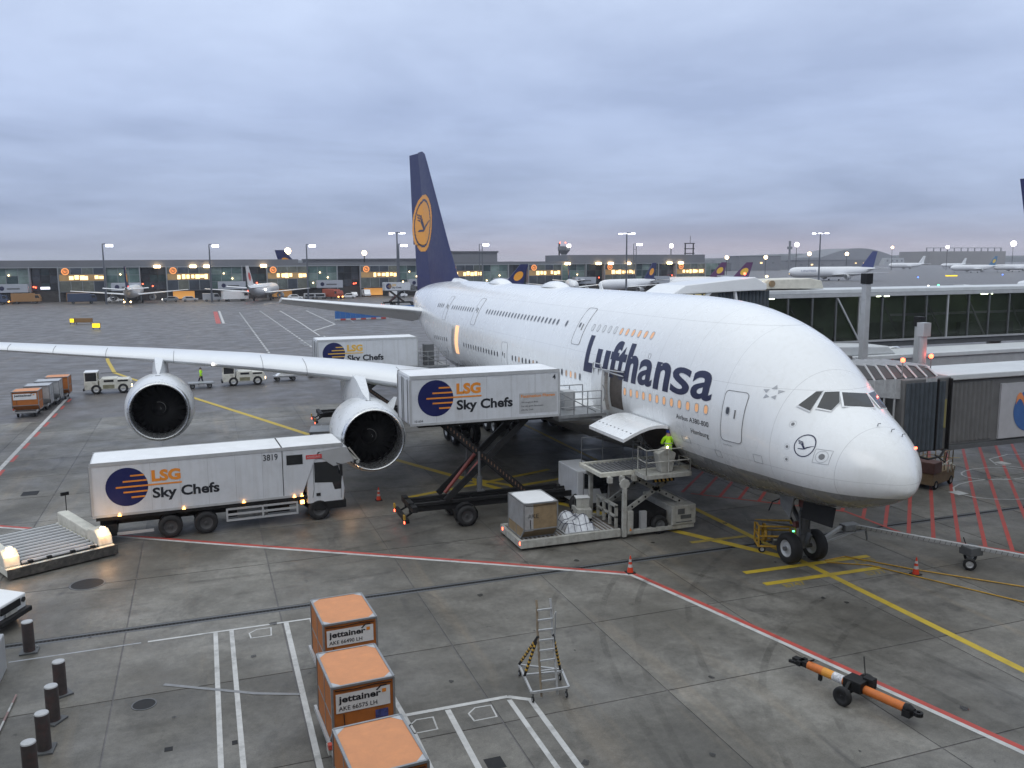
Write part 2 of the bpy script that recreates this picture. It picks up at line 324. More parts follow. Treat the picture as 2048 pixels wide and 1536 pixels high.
# painted markings, each its own thin sheet
def paint(name, col, wear=.45):
    return mat(name, col, .6, var=.15, scale=2.5, dirt=wear, dirtcol=(.13, .13, .125), dscale=1.6, pos=True)
pw, pr, py = paint('paint_white', (.50, .50, .49), .7), paint('paint_red', (.42, .06, .045), .5), paint('paint_yellow', (.50, .36, .03), .35)
pwf, pyf = paint('paint_white_faded', (.34, .35, .37), .8), paint('paint_yellow_faded', (.33, .25, .05), .75)
def stripe(pts, w, m, zz=.004, name='painted_line'):
    q = MB(); line_sheet(q, pts, w, zz); return q.build(name, m, ground, fix=False)
def off(pts, d):
    out = []
    for i, p in enumerate(pts):
        a = V(pts[max(i-1, 0)]); b_ = V(pts[min(i+1, len(pts)-1)]); t = (b_-a).normalized(); out.append((p[0]-t.y*d, p[1]+t.x*d))
    return out
RW = [(-20, 51.8), (-9.4, 45.1), (.3, 38.75), (11, 31.9), (15.42, 29.02), (16.35, 25.2), (17.2, 21.6), (18.8, 14.5), (20.6, 6.5)]
stripe(off(RW, 0), .17, pw); stripe(off(RW, .19), .20, pr)
RW2 = [(-11.95, 50), (-11.95, 58), (-12.05, 89)]
stripe(RW2, .28, pw)
for k in range(9): stripe([(-11.68, 52+k*4.2), (-11.70, 54+k*4.2)], .22, pr)
stripe([(22.7, 4), (22.7, 62)], .30, py)
stripe([(19.7, 27.62), (25.7, 27.45)], .30, py, .008); stripe([(19.7, 26.32), (25.2, 26.2)], .30, py, .008)
stripe([(19.7, 31.6), (22.5, 31.5)], .26, pyf, .008)
TX = [(-12.6, 131), (-11.5, 120.7), (-9.6, 107.1), (-6.1, 97), (-1.1, 84.1), (3.74, 71), (6.94, 62.2), (10.6, 53.2), (14.69, 43.5), (17.5, 38), (22.4, 28.5)]
stripe(TX, .42, py)
stripe([(9.5, 43.2), (14.0, 44.6), (19, 46.3)], .35, py, .008); stripe([(13.1, 47.1), (16.1, 43)], .35, py, .012); stripe([(15.5, 43.3), (20, 44.3)], .35, py, .008)
for x, y, t in ((20.3, 25.75, 'B747'), (24.1, 25.65, 'B777'), (24.6, 26.9, 'A380')):
    q = MB(); flat_text(q, t, .34, lambda a, b_, x=x, y=y: (x+a, y+b_, .005), bold=.02); q.build('stand_marking', pyf, ground, fix=False)
# parking bays
for p, wd in (([(-.1, 29.15), (-.14, 15)], .14), ([(.41, 29.15), (.39, 15)], .14), ([(2.2, 29.15), (2.14, 15)], .16), ([(3.05, 29.2), (3.05, 26)], .12),
              ([(4.5, 24.2), (4.69, 20.6), (4.72, 15)], .14), ([(5.84, 21.58), (5.76, 15)], .16), ([(7.62, 21.5), (7.6, 15)], .14), ([(7.64, 21.68), (8.18, 21.3), (8.1, 15)], .16)):
    stripe(p, wd, pw)
stripe([(-2.2, 29.2), (4.4, 29.2)], .11, pw, .008); stripe([(-6.2, 29.15), (-2.4, 29.2)], .08, pwf); stripe([(4.3, 21.7), (7.64, 21.68)], .15, pw, .008)
for cx, cy in ((5.0, 21.05), (6.68, 21.1), (1.32, 28.62), (3.5, 28.55)):
    stripe([(cx-.32, cy-.33), (cx+.32, cy-.33), (cx+.36, cy+.3), (cx-.1, cy+.32), (cx-.36, cy+.08), (cx-.32, cy-.36)], .045, pw)
stripe([(-1.6, 25.9), (.9, 24.4), (2.1, 23.9)], .13, paint('paint_ghost', (.22, .225, .235), .9), .009)
# taxi road lines far left and dashes on the far apron
for a, b_ in (((-40, 101.5), (0, 102.6)), ((-40, 92), (-10.7, 92.3)), ((-40, 87), (-14, 90.6)), ((.5, 101), (14, 98.5))): stripe([a, b_], .16, pwf)
for a, b_, n in (((9.3, 230), (8.6, 118), 34), ((14.6, 234), (15.2, 124), 30), ((19.5, 148), (18.6, 120), 10)):
    for k in range(n):
        t0, t1 = k/n, (k+.62)/n; stripe([(a[0]+(b_[0]-a[0])*t0, a[1]+(b_[1]-a[1])*t0), (a[0]+(b_[0]-a[0])*t1, a[1]+(b_[1]-a[1])*t1)], .30, pw)
stripe([(19.5, 232), (19.4, 184), (18.9, 149)], .28, pw); stripe([(26, 230), (25.5, 176)], .28, pw); stripe([(25.5, 176), (19.2, 160)], .5, pw); stripe([(33, 228), (30, 180)], .2, pwf)
stripe([(4.6, 239), (4.4, 188)], .5, pw); stripe([(3.6, 236), (3.4, 188)], 1.0, pr); stripe([(4.5, 187), (12, 168)], .25, pwf)
for k in range(5): stripe([(14.4, 140-k*2.0), (16.6, 139.8-k*2.0)], .7, pwf)
# red hatching round the boarding bridge
RS = MB()
for k in range(-9, 30):
    c_ = -2.5+k*1.42     # x - y
    lo, hi = 60, 24
    ys = []
    for y in np.arange(21, 46, .1):
        x = y+c_
        left = 29.3 if y > 29.2 else 29.3+(29.2-y)*.72
        if y > 33: left = 29.3-(y-33)*.95
        if left < x < 54: ys.append(y)
    if len(ys) > 3: stripe([(ys[0]+c_, ys[0]), (ys[-1]+c_, ys[-1])], .17, pr)
stripe([(24, 38.6), (29.3, 33), (29.3, 29.2), (34.5, 21.9)], .15, pr, .008)
def ring(cx, cy, a, b_, n, w_, rot=0):
    stripe([(cx+a*math.cos(rot+2*math.pi*i/n), cy+b_*math.sin(rot+2*math.pi*i/n)) for i in range(n+1)], w_, pw, .012)
ring(40.3, 33.3, 3.2, 1.9, 18, .09); ring(47.5, 37.6, 3.0, 1.8, 8, .10); ring(42.6, 36, 2.2, 1.3, 18, .09)
for x, y in ((37.2, 33.6), (45.2, 37.8)): MB().box(x-.35, x+.35, y-.35, y+.35, 0, .016).build('painted_block', pw, ground)
stripe([(40.6, 41.5), (44, 39.8)], .16, pyf, .012)

# tyre marks and drips, thin worn films on the slabs
tym = mat('tyre_film', (.03, .028, .026), .7, var=.2, alpha=.30); at = tym.node_tree; an = N(at, 'ShaderNodeTexNoise'); an.inputs['Scale'].default_value = .45; an.inputs['Detail'].default_value = 6; at.links.new(N(at, 'ShaderNodeNewGeometry').outputs['Position'], an.inputs['Vector'])
ar = N(at, 'ShaderNodeMapRange'); ar.inputs[1].default_value = .40; ar.inputs[2].default_value = .80; ar.inputs[3].default_value = 0; ar.inputs[4].default_value = .26; at.links.new(an.outputs[0], ar.inputs[0]); at.links.new(ar.outputs[0], at.nodes['Principled BSDF'].inputs['Alpha'])
for pts in ([(8.9, 12), (9.6, 19), (11.2, 25), (14, 29.5), (18, 33)], [(-6, 34), (0, 33.4), (8, 33.8), (14, 36.5)], [(10.6, 12), (12.4, 20), (15.8, 27), (21, 31.5)], [(20.5, 12), (19.8, 20), (17.5, 27), (12, 33), (4, 37)], [(-3, 37.2), (5, 36.9), (12, 39.5), (17, 41)], [(13, 14), (16, 19.8), (21, 23.5), (27, 24.6)]):
    fine = []
    for i in range(len(pts)-1):
        p0, p1, p2, p3 = [V(pts[max(0, min(len(pts)-1, i+k))]) for k in (-1, 0, 1, 2)]
        for k in range(8):
            t = k/8; fine.append(tuple(.5*((2*p1)+(p2-p0)*t+(2*p0-5*p1+4*p2-p3)*t*t+(3*p1-p0-3*p2+p3)*t**3)))
    for d in (-.9, .9): stripe(off(fine, d), .22, tym, .014, 'tyre_mark')
for k in range(22):
    x, y, r = random.uniform(-6, 24), random.uniform(14, 36), random.uniform(.04, .15); q = MB(); n = 10; q.add([(x+r*random.uniform(.6, 1.1)*math.cos(2*math.pi*i/n), y+r*random.uniform(.6, 1.3)*math.sin(2*math.pi*i/n), .0165) for i in range(n)], [tuple(range(n))]); q.build('oil_drip', mat('oil_film', (.02, .019, .018), .35, var=.2, alpha=.6), ground, fix=False)
# ---------------------------------------------------------------- the big double-deck airliner
FS = [0, .25, .5, 1, 2, 3, 4, 5, 6, 8, 10, 12, 14, 17, 44, 50, 55, 60, 64, 68, 70.4]
FT = [4.32, 5.04, 5.43, 5.92, 6.58, 7.17, 8.02, 8.81, 9.39, 10.05, 10.41, 10.55, 10.6, 10.6, 10.6, 10.6, 10.55, 10.35, 10.05, 9.5, 9.0]
FB = [4.32, 3.99, 3.82, 3.56, 3.18, 2.97, 2.83, 2.77, 2.64, 2.48, 2.41, 2.36, 2.33, 2.33, 2.33, 2.75, 3.6, 4.8, 5.9, 7.1, 8.0]
FW = [0, .54, .95, 1.52, 2.16, 2.52, 2.78, 3.01, 3.25, 3.45, 3.55, 3.57, 3.57, 3.57, 3.57, 3.5, 3.2, 2.6, 2.0, 1.2, .5]
def pch(x, y, q):
    n = len(x); h = [x[i+1]-x[i] for i in range(n-1)]; d = [(y[i+1]-y[i])/h[i] for i in range(n-1)]
    i = min(max(int(np.searchsorted(x, q, side='right'))-1, 0), n-2)
    def sl(k):
        if k == 0: return d[0]
        if k == n-1: return d[-1]
        if d[k-1]*d[k] <= 0: return 0
        w1, w2 = 2*h[k]+h[k-1], h[k]+2*h[k-1]; return (w1+w2)/(w1/d[k-1]+w2/d[k])
    t = (q-x[i])/h[i]
    return (1+2*t)*(1-t)**2*y[i]+t*(1-t)**2*h[i]*sl(i)+t*t*(3-2*t)*y[i+1]+t*t*(t-1)*h[i]*sl(i+1)
def sect(s):
    if s < .5:      # blunt round nose cap
        f_ = math.sqrt(max(s, 0)/.5)*(1-.06*(1-s/.5)); T, B, W_ = 4.32+(FT[2]-4.32)*f_, 4.32+(FB[2]-4.32)*f_, FW[2]*f_
    else: T, B, W_ = pch(FS, FT, s), pch(FS, FB, s), pch(FS, FW, s)
    return T, B, max(W_, .001), B+(T-B)*.44
def skin_pt(s, z, side=-1, off=0.0):
    def raw(s, z):
        T, B, W_, Z = sect(s); a = (T-Z) if z > Z else (Z-B); return V((side*W_*math.sqrt(max(0, 1-((z-Z)/a)**2)), s, z))
    p = raw(s, z)
    if off:
        n = (raw(s+.05, z)-raw(s-.05, z)).cross(raw(s, z+.05)-raw(s, z-.05)).normalized()
        if n.x*side < 0: n = -n
        p = p+n*off
    return p
A3 = thing('airliner', 'large white double-deck airliner with navy tail parked nose-in beside the boarding bridge', 'airplane', (22.7, 22.5, 0))
# fuselage paint: white over a grey belly, painted line at constant height
fm = mat('fuselage_paint', (.80, .815, .82), .27, var=.02, scale=.5, coat=.5, dirt=.05, dirtcol=(.52, .51, .46), dscale=.25, streak=.16)
t_ = fm.node_tree; b_ = t_.nodes['Principled BSDF']; src = b_.inputs['Base Color'].links[0].from_socket
sx_ = N(t_, 'ShaderNodeSeparateXYZ'); t_.links.new(N(t_, 'ShaderNodeTexCoord').outputs['Object'], sx_.inputs[0])
st_ = math_n(t_, 'LESS_THAN', sx_.outputs[2], 4.0); q_ = N(t_, 'ShaderNodeMixRGB'); t_.links.new(st_, q_.inputs[0]); t_.links.new(src, q_.inputs[1]); q_.inputs[2].default_value = (.25, .255, .26, 1); 
sy_ = math_n(t_, 'LESS_THAN', math_n(t_, 'FRACT', math_n(t_, 'DIVIDE', math_n(t_, 'ADD', sx_.outputs[1], 1.0), 2.54)), .007)
for z0_ in (4.55, 7.42, 9.62): sy_ = math_n(t_, 'MAXIMUM', sy_, math_n(t_, 'LESS_THAN', math_n(t_, 'ABSOLUTE', math_n(t_, 'SUBTRACT', sx_.outputs[2], z0_)), .008))
pl_ = N(t_, 'ShaderNodeMixRGB'); t_.links.new(math_n(t_, 'MULTIPLY', sy_, .38), pl_.inputs[0]); t_.links.new(q_.outputs[0], pl_.inputs[1]); pl_.inputs[2].default_value = (.22, .22, .22, 1); t_.links.new(pl_.outputs[0], b_.inputs['Base Color'])
bellyp = mat('belly_grey', (.25, .255, .26), .4, var=.06, scale=1, dirt=.2, dirtcol=(.12, .11, .1))
ss = [.0004, .002, .006, .012, .02, .032, .05, .08, .115, .16, .28, .42, .6, .8, 1.05, 1.3, 1.6, 1.9, 2.2, 2.5, 2.8, 3.1, 3.4, 3.7, 4, 4.4, 4.8, 5.2, 5.6, 6, 6.5, 7, 7.6, 8.2, 9, 10, 11, 12, 13, 14, 17, 20, 24, 28, 32, 36, 40, 44]+[44+i*1.2 for i in range(1, 23)]
q = MB(); ring_n = 80; rows = []
for s in ss:
    T, B, W_, Z = sect(min(s, 70.39)); row = []
    for i in range(ring_n):
        a = 2*math.pi*i/ring_n; sn = math.sin(a); row.append((W_*math.cos(a), s, Z+((T-Z) if sn > 0 else (Z-B))*sn))
    rows.append(row)
q.grid(rows, True); q.add(rows[0], [tuple(range(ring_n))]); q.add(rows[-1], [tuple(range(ring_n))])
fus = q.build('fuselage', fm, A3, smooth=89)
# wing-body fairing
q = MB(); rows = []
for i in range(25):
    s = 15+i*1.25; k = math.sin(math.pi*i/24)**.5 if 0 < i < 24 else 0; row = []
    for j in range(13):
        a = math.pi*(1+j/12); row.append((math.cos(a)*(3.2+.95*k), s, 3.9+math.sin(a)*(1.45+.55*k)+(1-k)*.2))
    rows.append(row)
q.grid(rows); q.build('belly_fairing', bellyp, A3, smooth=60)
# cabin windows, one mesh per look shared by all
def win_mesh(name, pane):
    n = 16; q = MB(); f = lambda a, b, d: [(a*abs(math.cos(t))**.75*(1 if math.cos(t) > 0 else -1), b*abs(math.sin(t))**.75*(1 if math.sin(t) > 0 else -1), d) for t in [2*math.pi*i/n for i in range(n)]]
    o0, o1, o2 = f(.155, .215, -.01), f(.15, .21, .012), f(.115, .172, .004)
    q.grid([o0, o1, o2], True); q.mi = 1; q.add(o2, [tuple(range(n))])
    return q.build(name, [mat('window_frame', (.45, .46, .47), .4, var=0), pane]).data
wd_pane = mat('cabin_pane_dark', (.05, .055, .065), .12, var=0, spec=.8)
wtmp = []
def wmesh(p):
    m = win_mesh('cabin_window', p); o = [x for x in C.objects if x.data == m][0]; bpy.data.objects.remove(o); return m
WM = {'d': wmesh(wd_pane), 'l': wmesh(litw), 's': wmesh(mat('cabin_blind', (.66, .68, .69), .4, var=0)), 'h': wmesh(mat('cabin_pane_dim', (.30, .22, .16), .2, var=0, emit=(.8, .45, .25), es=.18))}
def window(s, z, kind, sc=1.0):
    p = skin_pt(s, z, -1, .004); n = (skin_pt(s, z, -1, .2)-p).normalized()
    o = link('cabin_window', WM[kind], A3); zz = n; xx = V((0, -1, 0)); xx = (xx-zz*xx.dot(zz)).normalized(); yy = zz.cross(xx)
    o.matrix_local = MX(((xx.x*sc, yy.x*sc, zz.x, p.x), (xx.y*sc, yy.y*sc, zz.y, p.y), (xx.z*sc, yy.z*sc, zz.z, p.z), (0, 0, 0, 1)))
def row(s0, s1, n, z0, z1, kind):
    for i in range(n):
        t = i/(n-1) if n > 1 else 0; window(s0+(s1-s0)*t, z0+(z1-z0)*t, kind[i % len(kind)])
row(14.4, 7.54, 12, 6.0, 6.2, 'l'); row(22.12, 19.66, 5, 6.05, 6.07, 'dhlhd'); row(30.4, 26.0, 8, 6.0, 6.08, 'ddhd'); row(41.45, 33.42, 14, 5.9, 5.96, 'd'); row(50.9, 45.76, 8, 5.8, 5.92, 'd')
row(16.23, 13.12, 6, 8.76, 8.8, 'l'); row(19.49, 16.9, 5, 8.74, 8.78, 's'); row(37.66, 24.37, 23, 8.66, 8.72, 'd'); window(23.07, 8.72, 'd'); row(46.64, 41.1, 10, 8.56, 8.62, 'd'); row(51.17, 49.5, 4, 8.54, 8.57, 'd')
# doors: a slightly proud panel with a dark seam
seamm = mat('seam_dark', (.20, .205, .21), .6, var=0)
def door(s0, s1, z0, z1, winz=None, side=-1, seam=.016):
    N_ = 9; P = [[skin_pt(s0+(s1-s0)*i/4, z0+(z1-z0)*j/N_, side, .010) for i in range(5)] for j in range(N_+1)]
    d = MB().grid(P).build('door', fm, A3, smooth=60)
    rr = .16; sm, zm = (s0+s1)/2, (z0+z1)/2; loop = []
    for cx, cz, a0 in ((s0+rr, z0+rr, 180), (s1-rr, z0+rr, 270), (s1-rr, z1-rr, 0), (s0+rr, z1-rr, 90)):
        for k in range(4): a = R(a0+30*k); loop.append((cx+rr*math.cos(a), cz+rr*math.sin(a)))
    dense = []
    for i, p in enumerate(loop):
        nx = loop[(i+1) % len(loop)]; m = max(1, int(math.hypot(nx[0]-p[0], nx[1]-p[1])/.35))
        for k in range(m): dense.append((p[0]+(nx[0]-p[0])*k/m, p[1]+(nx[1]-p[1])*k/m))
    MB().tube([skin_pt(a, b, side, .012) for a, b in dense], seam, 5, True).build('door_seam', seamm, d)
    if winz:
        o = link('door_window', WM['d'], d); p = skin_pt(sm+(s1-s0)*.22, winz, side, .016); n = (skin_pt(sm+(s1-s0)*.22, winz, side, .2)-p).normalized()
        xx = V((0, -1, 0)); xx = (xx-n*xx.dot(n)).normalized(); yy = n.cross(xx)
        o.matrix_local = MX(((xx.x*.8, yy.x*.8, n.x, p.x), (xx.y*.8, yy.y*.8, n.y, p.y), (xx.z*.8, yy.z*.8, n.z, p.z), (0, 0, 0, 1)))
        p0, p1 = skin_pt(sm-.15, winz-.25, side, .03), skin_pt(sm-.15, winz+.08, side, .03); MB().bar(p0, p1, .04).build('door_handle', seamm, d)
    return d
door(5.42, 6.55, 5.15, 7.14, 6.35); door(20.4, 21.5, 7.72, 9.68, 8.75); door(39.4, 40.45, 7.55, 9.5, 8.7, seam=.014); door(47.6, 48.55, 7.45, 9.4, 8.6, seam=.012); door(31.45, 32.6, 5.05, 6.9, 6.1, seam=.012)
# aft main-deck door standing open, warm light inside
q = MB(); q.grid([[skin_pt(43.15+i*.3, 5.0+j*.28, -1, .012) for i in range(4)] for j in range(9)]); q.build('doorway', emis('doorway_glow', (1, .55, .28), .9), A3)
q = MB(); q.grid([[skin_pt(44.2+i*.3, 5.0+j*.28, -1, .28) for i in range(4)] for j in range(9)]); q.build('open_door', fm, A3, smooth=60)
# forward main-deck door 2 swung open ahead of its dark opening
q = MB(); q.grid([[skin_pt(14.72+i*.33, 5.02+j*.24, -1, .012) for i in range(5)] for j in range(9)]); q.build('doorway', mat('doorway_dark', (.09, .075, .065), .7, var=.3, scale=3), A3)
q = MB(); ins = [[skin_pt(16.05+i*.28, 4.95+j*.27, -1, .34+.05*math.sin(math.pi*i/4)) for i in range(5)] for j in range(8)]; out = [[p+V((-.16, 0, 0)) for p in r_] for r_ in ins]
q.grid(out); q.grid(ins); 
for a, b in ((ins[0], out[0]), (ins[-1], out[-1]), ([r_[0] for r_ in ins], [r_[0] for r_ in out]), ([r_[-1] for r_ in ins], [r_[-1] for r_ in out])): q.grid([a, b])
od = q.build('open_door', fm, A3, smooth=40)
q = MB(); q.grid([[r_[0]+V((.02, -.02, 0)), r_[0]+V((.2, -.03, 0))] for r_ in ins]); q.build('door_lining', mat('door_lining', (.35, .33, .31), .6, var=.3, scale=5), od)
MB().tube([out[-1][0]+V((0, 0, 0)), out[-1][0]+V((-.05, .1, .28)), out[-1][3]+V((-.05, 0, .28)), out[-1][4]], .03).build('gust_lock_arm', lgrey, od)
for k in (1, 3): MB().tube([out[-1][k]+V((.02, 0, -.5)), out[-1][k]+V((-.05, 0, .02)), skin_pt(14.6, 7.0-.1*k, -1, .05)], .035).build('hinge_arm', lgrey, od)
# forward lower-deck cargo door lifted outwards over its opening
cs0, cs1 = 10.4, 13.9
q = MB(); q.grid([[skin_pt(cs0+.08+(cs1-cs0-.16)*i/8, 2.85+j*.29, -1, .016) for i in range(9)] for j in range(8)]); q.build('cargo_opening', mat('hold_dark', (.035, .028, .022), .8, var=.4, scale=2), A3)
q = MB(); P = []
for i in range(9):
    s = cs0+(cs1-cs0)*i/8; h = skin_pt(s, 5.02, -1, .03); P.append([h+V((-.01-1.15*t-.9*t*t*.4, .0, .14*math.sin(t*2.2)-.26*t*t)) for t in [k/6*1.35 for k in range(7)]])
q.grid(P); q.grid([[p+V((.0, 0, -.14)) for p in r_] for r_ in P]); 
for a in (P[0], P[-1], [r_[-1] for r_ in P], [r_[0] for r_ in P]): q.grid([a, [p+V((0, 0, -.14)) for p in a]])
cdoor = q.build('cargo_door', fm, A3, smooth=40)
for k in range(9): q = MB(); c0 = P[0][5].lerp(P[8][5], (k+.5)/9); q.cyl(c0+V((0, 0, .0)), c0+V((0, 0, .016)), .045, n=8); q.build('latch', seamm, cdoor)
# lettering and marks, wrapped on the skin
def skin_text(name, txt, sL, sR, zb, h, m, bold, offn=.012, cut=.22):
    vs, fs = text2d(txt, h, abs(sL-sR), bold, res=5); me = bpy.data.meshes.new(name); me.from_pydata([(x, y, 0) for x, y in vs], [], fs)
    bm = bmesh.new(); bm.from_mesh(me); zs = [v.co.y for v in bm.verts]
    for ax, a0, a1 in ((0, 0, abs(sL-sR)), (1, min(zs), max(zs))):
        c_ = a0+cut
        while c_ < a1:
            bmesh.ops.bisect_plane(bm, geom=bm.verts[:]+bm.edges[:]+bm.faces[:], plane_co=(c_ if ax == 0 else 0, c_ if ax == 1 else 0, 0), plane_no=(1, 0, 0) if ax == 0 else (0, 1, 0)); c_ += cut*(2.5 if ax == 0 else 1)
    for v in bm.verts: v.co = skin_pt(sL-v.co.x if sL > sR else sL+v.co.x, zb+v.co.y, -1, offn)
    bm.to_mesh(me); bm.free(); me.materials.append(m); me.update(); return link(name, me, A3)
for ch, sa, sb, bo in (('L', 19.26, 18.10, .062), ('u', 17.93, 16.45, .042), ('f', 16.34, 15.36, .042), ('t', 15.52, 14.62, .040), ('h', 14.60, 13.38, .044), ('a', 13.26, 11.90, .024), ('n', 11.74, 10.42, .034), ('s', 10.28, 8.86, .010), ('a', 8.74, 7.32, .018)): skin_text('letter', ch, sa, sb, 6.60, 1.72, navyt, bo)
skin_text('lettering', 'Airbus A380-800', 9.66, 7.33, 5.5, .22, blackt, .0, cut=.3); skin_text('lettering', 'Hamburg', 8.62, 7.38, 5.03, .22, blackt, .0, cut=.3)
nf = lambda x, y: skin_pt(2.74-.375*x, 5.56+.40*y, -1, .012)
q = MB(); disc(q, nf, 1.0, 40, .91); crane(q, nf, .92); q.build('crane_emblem', navyt, A3, fix=False)
starm = mat('star_silver', (.35, .36, .38), .35, metal=.5, var=.1)
q = MB()
for k in range(5):
    a = R(90+72*k); c0 = (math.cos(a), math.sin(a)); n0 = (-math.sin(a), math.cos(a))
    pts = [(c0[0]*1.15, c0[1]*1.15), (c0[0]*.55+n0[0]*.29, c0[1]*.55+n0[1]*.29), (c0[0]*.55-n0[0]*.29, c0[1]*.55-n0[1]*.29)]
    q.add([skin_pt(4.64-x*.33, 7.25+y*.25, -1, .012) for x, y in pts], [(0, 1, 2)])
q.build('alliance_emblem', starm, A3, fix=False)
for s, z_, r_ in ((3.44, 6.24, .055), (3.36, 5.43, .05), (3.31, 4.97, .05), (2.05, 5.28, .10)):
    f_ = lambda x, y, s=s, z_=z_, r_=r_: skin_pt(s-x*r_, z_+y*r_, -1, .012)
    q = MB(); disc(q, f_, 1.0, 16); q.build('static_port', seamm, A3, fix=False)
    q = MB(); disc(q, f_, 2.1, 20, 1.95); q.build('port_ring', mat('thin_ring', (.45, .46, .47), .5, var=0), A3, fix=False)
for s, z_, tt in ((1.6, 6.33, .05), (1.35, 6.2, -.35), (1.25, 6.15, -.75)):
    T, B, W_, Z = sect(s); zz = Z+(T-Z)*math.sqrt(max(0, 1-(tt/W_)**2)); MB().tube([(-tt, s, zz-.02), (-tt, s-.02, zz+.09), (-tt, s-.14, zz+.12)], .018).build('pitot_probe', grey, A3)
for s, z_, a, b in ((2.05, 5.28, .27, .24), (9.2, 4.62, .3, .12), (12.6, 7.9, .10, .10), (17.9, 5.3, .25, .18), (4.7, 4.7, .22, .16), (7.0, 4.45, .18, .14)):
    MB().tube([skin_pt(s+dx*a, z_+dz*b, -1, .006) for dx, dz in ((-1, -1), (0, -1), (1, -1), (1, 0), (1, 1), (0, 1), (-1, 1), (-1, 0))], .006, 4, True).build('access_panel_seam', seamm, A3)
skin_text('stencil', 'CAUTION', 6.5, 5.95, 4.95, .05, seamm, .0, cut=.5)
# flight-deck glazing
def pane(pts, mirror=False):
    P = []
    for s, z_, t in pts:
        T, B, W_, Z = sect(s); t = max(-W_*.98, min(W_*.98, t)); z2 = Z+(T-Z)*math.sqrt(1-(t/W_)**2); P.append(V((-t, s, z2)))
    if mirror: P = [V((-p.x, p.y, p.z)) for p in P]
    c0 = sum(P, V((0, 0, 0)))/len(P); n = (P[1]-P[0]).cross(P[2]-P[1]).normalized()
    if n.y > 0 or n.z < 0: n = -n
    P = [c0+(p-c0)*1.13+n*.05 for p in P]; Q = [c0+(p-c0)*1.12-n*.035 for p in P]; q = MB()
    o = MB().add([c0+n*.055+(p-c0-n*.05)*.99 for p in P]+[c0+n*.06], [(i, (i+1) % len(P), len(P)) for i in range(len(P))]).build('flight_deck_pane', glass, A3)
    MB().grid([P, Q], True).build('pane_frame', fm, o)
pane([(3.62, 6.86, 1.89), (3.56, 7.35, 1.22), (3.47, 7.35, 1.03), (3.25, 6.76, 1.69)]); pane([(3.14, 6.86, 1.43), (3.39, 7.32, .93), (3.25, 7.33, .45), (2.93, 7.03, .7), (2.81, 6.8, 1.12)])
pane([(3.18, 7.29, .28), (3.17, 7.19, -.74), (2.53, 6.83, -.51), (2.71, 6.93, .57)]); pane([(3.24, 7.17, -.97), (3.56, 7.25, -1.5), (3.05, 6.8, -1.6), (2.68, 6.78, -.98)])
MB().bar((-.5, 2.66, 6.94), (.42, 2.5, 6.86), .03).build('wiper', dark, A3)
for s, t in ((31.6, .0), (43.0, .0)):
    q = MB(); rows_ = []
    for i in range(7):
        k = i/6; hh = .42*math.sin(math.pi*min(1, max(0, k)))**.5; rows_.append([(math.cos(math.pi*j/8)*(.55+.15*math.sin(math.pi*k)), s-1.4+2.8*k, 10.55+math.sin(math.pi*j/8)*max(.01, hh)) for j in range(9)])
    MB().grid(rows_).build('antenna_dome', fm, A3, smooth=60)
MB().prism([(24.2, 10.55), (24.7, 10.55), (24.75, 10.95), (24.55, 10.95)], 'x', -.02, .02).build('blade_antenna', fm, A3)
# wings
def af(x, tc): return 5*tc*(.2969*math.sqrt(x)-.126*x-.3516*x*x+.2843*x**3-.1036*x**4)
AX = [1, .9, .75, .55, .35, .2, .1, .05, .02, .006, 0]
def wsec(t, s, ch, z_, tc, tw, side):
    P = []
    for x in AX: P.append((x, af(x, tc)+.02*math.sin(math.pi*x)))
    for x in AX[-2:0:-1]: P.append((x, -af(x, tc)*.75+.02*math.sin(math.pi*x)))
    return [(side*t, s+ch*x, z_+ch*(y-math.tan(tw)*(x))) for x, y in P]
WS = [(2.4, 16.6, 18.0, 4.0, .13, R(1.5)), (6, 18.4, 16.2, 4.75, .125, R(1.2)), (10, 20.6, 14.0, 5.45, .115, R(.8)), (14.9, 23.2, 11.7, 6.18, .105, R(.4)), (20, 27.0, 10.2, 6.55, .10, R(0)), (25.7, 31.3, 8.3, 6.82, .095, R(-.2)), (31, 35.3, 6.9, 6.98, .09, R(-.4)), (36, 39.2, 5.5, 7.12, .09, R(-.6)), (39.4, 42.2, 4.2, 7.22, .09, R(-.8))]
WS = [(a, b, c_, d, e_, f_+R(3.4)) for a, b, c_, d, e_, f_ in WS]
wingp = mat('wing_paint', (.74, .755, .76), .33, var=.03, scale=.6, coat=.25, dirt=.12, dirtcol=(.42, .42, .41), dscale=.5)
for side in (-1, 1):
    q = MB(); S_ = [wsec(*a, side) for a in WS]; q.grid(S_, True); q.add(S_[-1], [tuple(range(len(S_[-1])))])
    wg = q.build('wing', wingp, A3, smooth=50)
    q = MB(); q.prism([(42.0, 6.4), (45.8, 6.0), (46.6, 6.2), (46.8, 8.5), (45.6, 8.4)], 'x', side*39.45-.04, side*39.45+.04); q.build('wing_tip_fence', wingp, wg)
    if side < 0:
        for t in (12.6, 17.4, 19.6, 24.3, 28.1, 31.2, 34):
            for k in range(len(WS)-1):
                if WS[k][0] <= t <= WS[k+1][0]: f_ = (t-WS[k][0])/(WS[k+1][0]-WS[k][0]); a = [WS[k][i]+(WS[k+1][i]-WS[k][i])*f_ for i in range(6)]
            sc_ = wsec(*a, side); pts = [V(sc_[i])+V((0, 0, .006)) for i in (5, 6, 7, 8, 9, 10, 11, 12, 13)]; MB().tube(pts, .016, 4).build('slat_seam', seamm, wg)
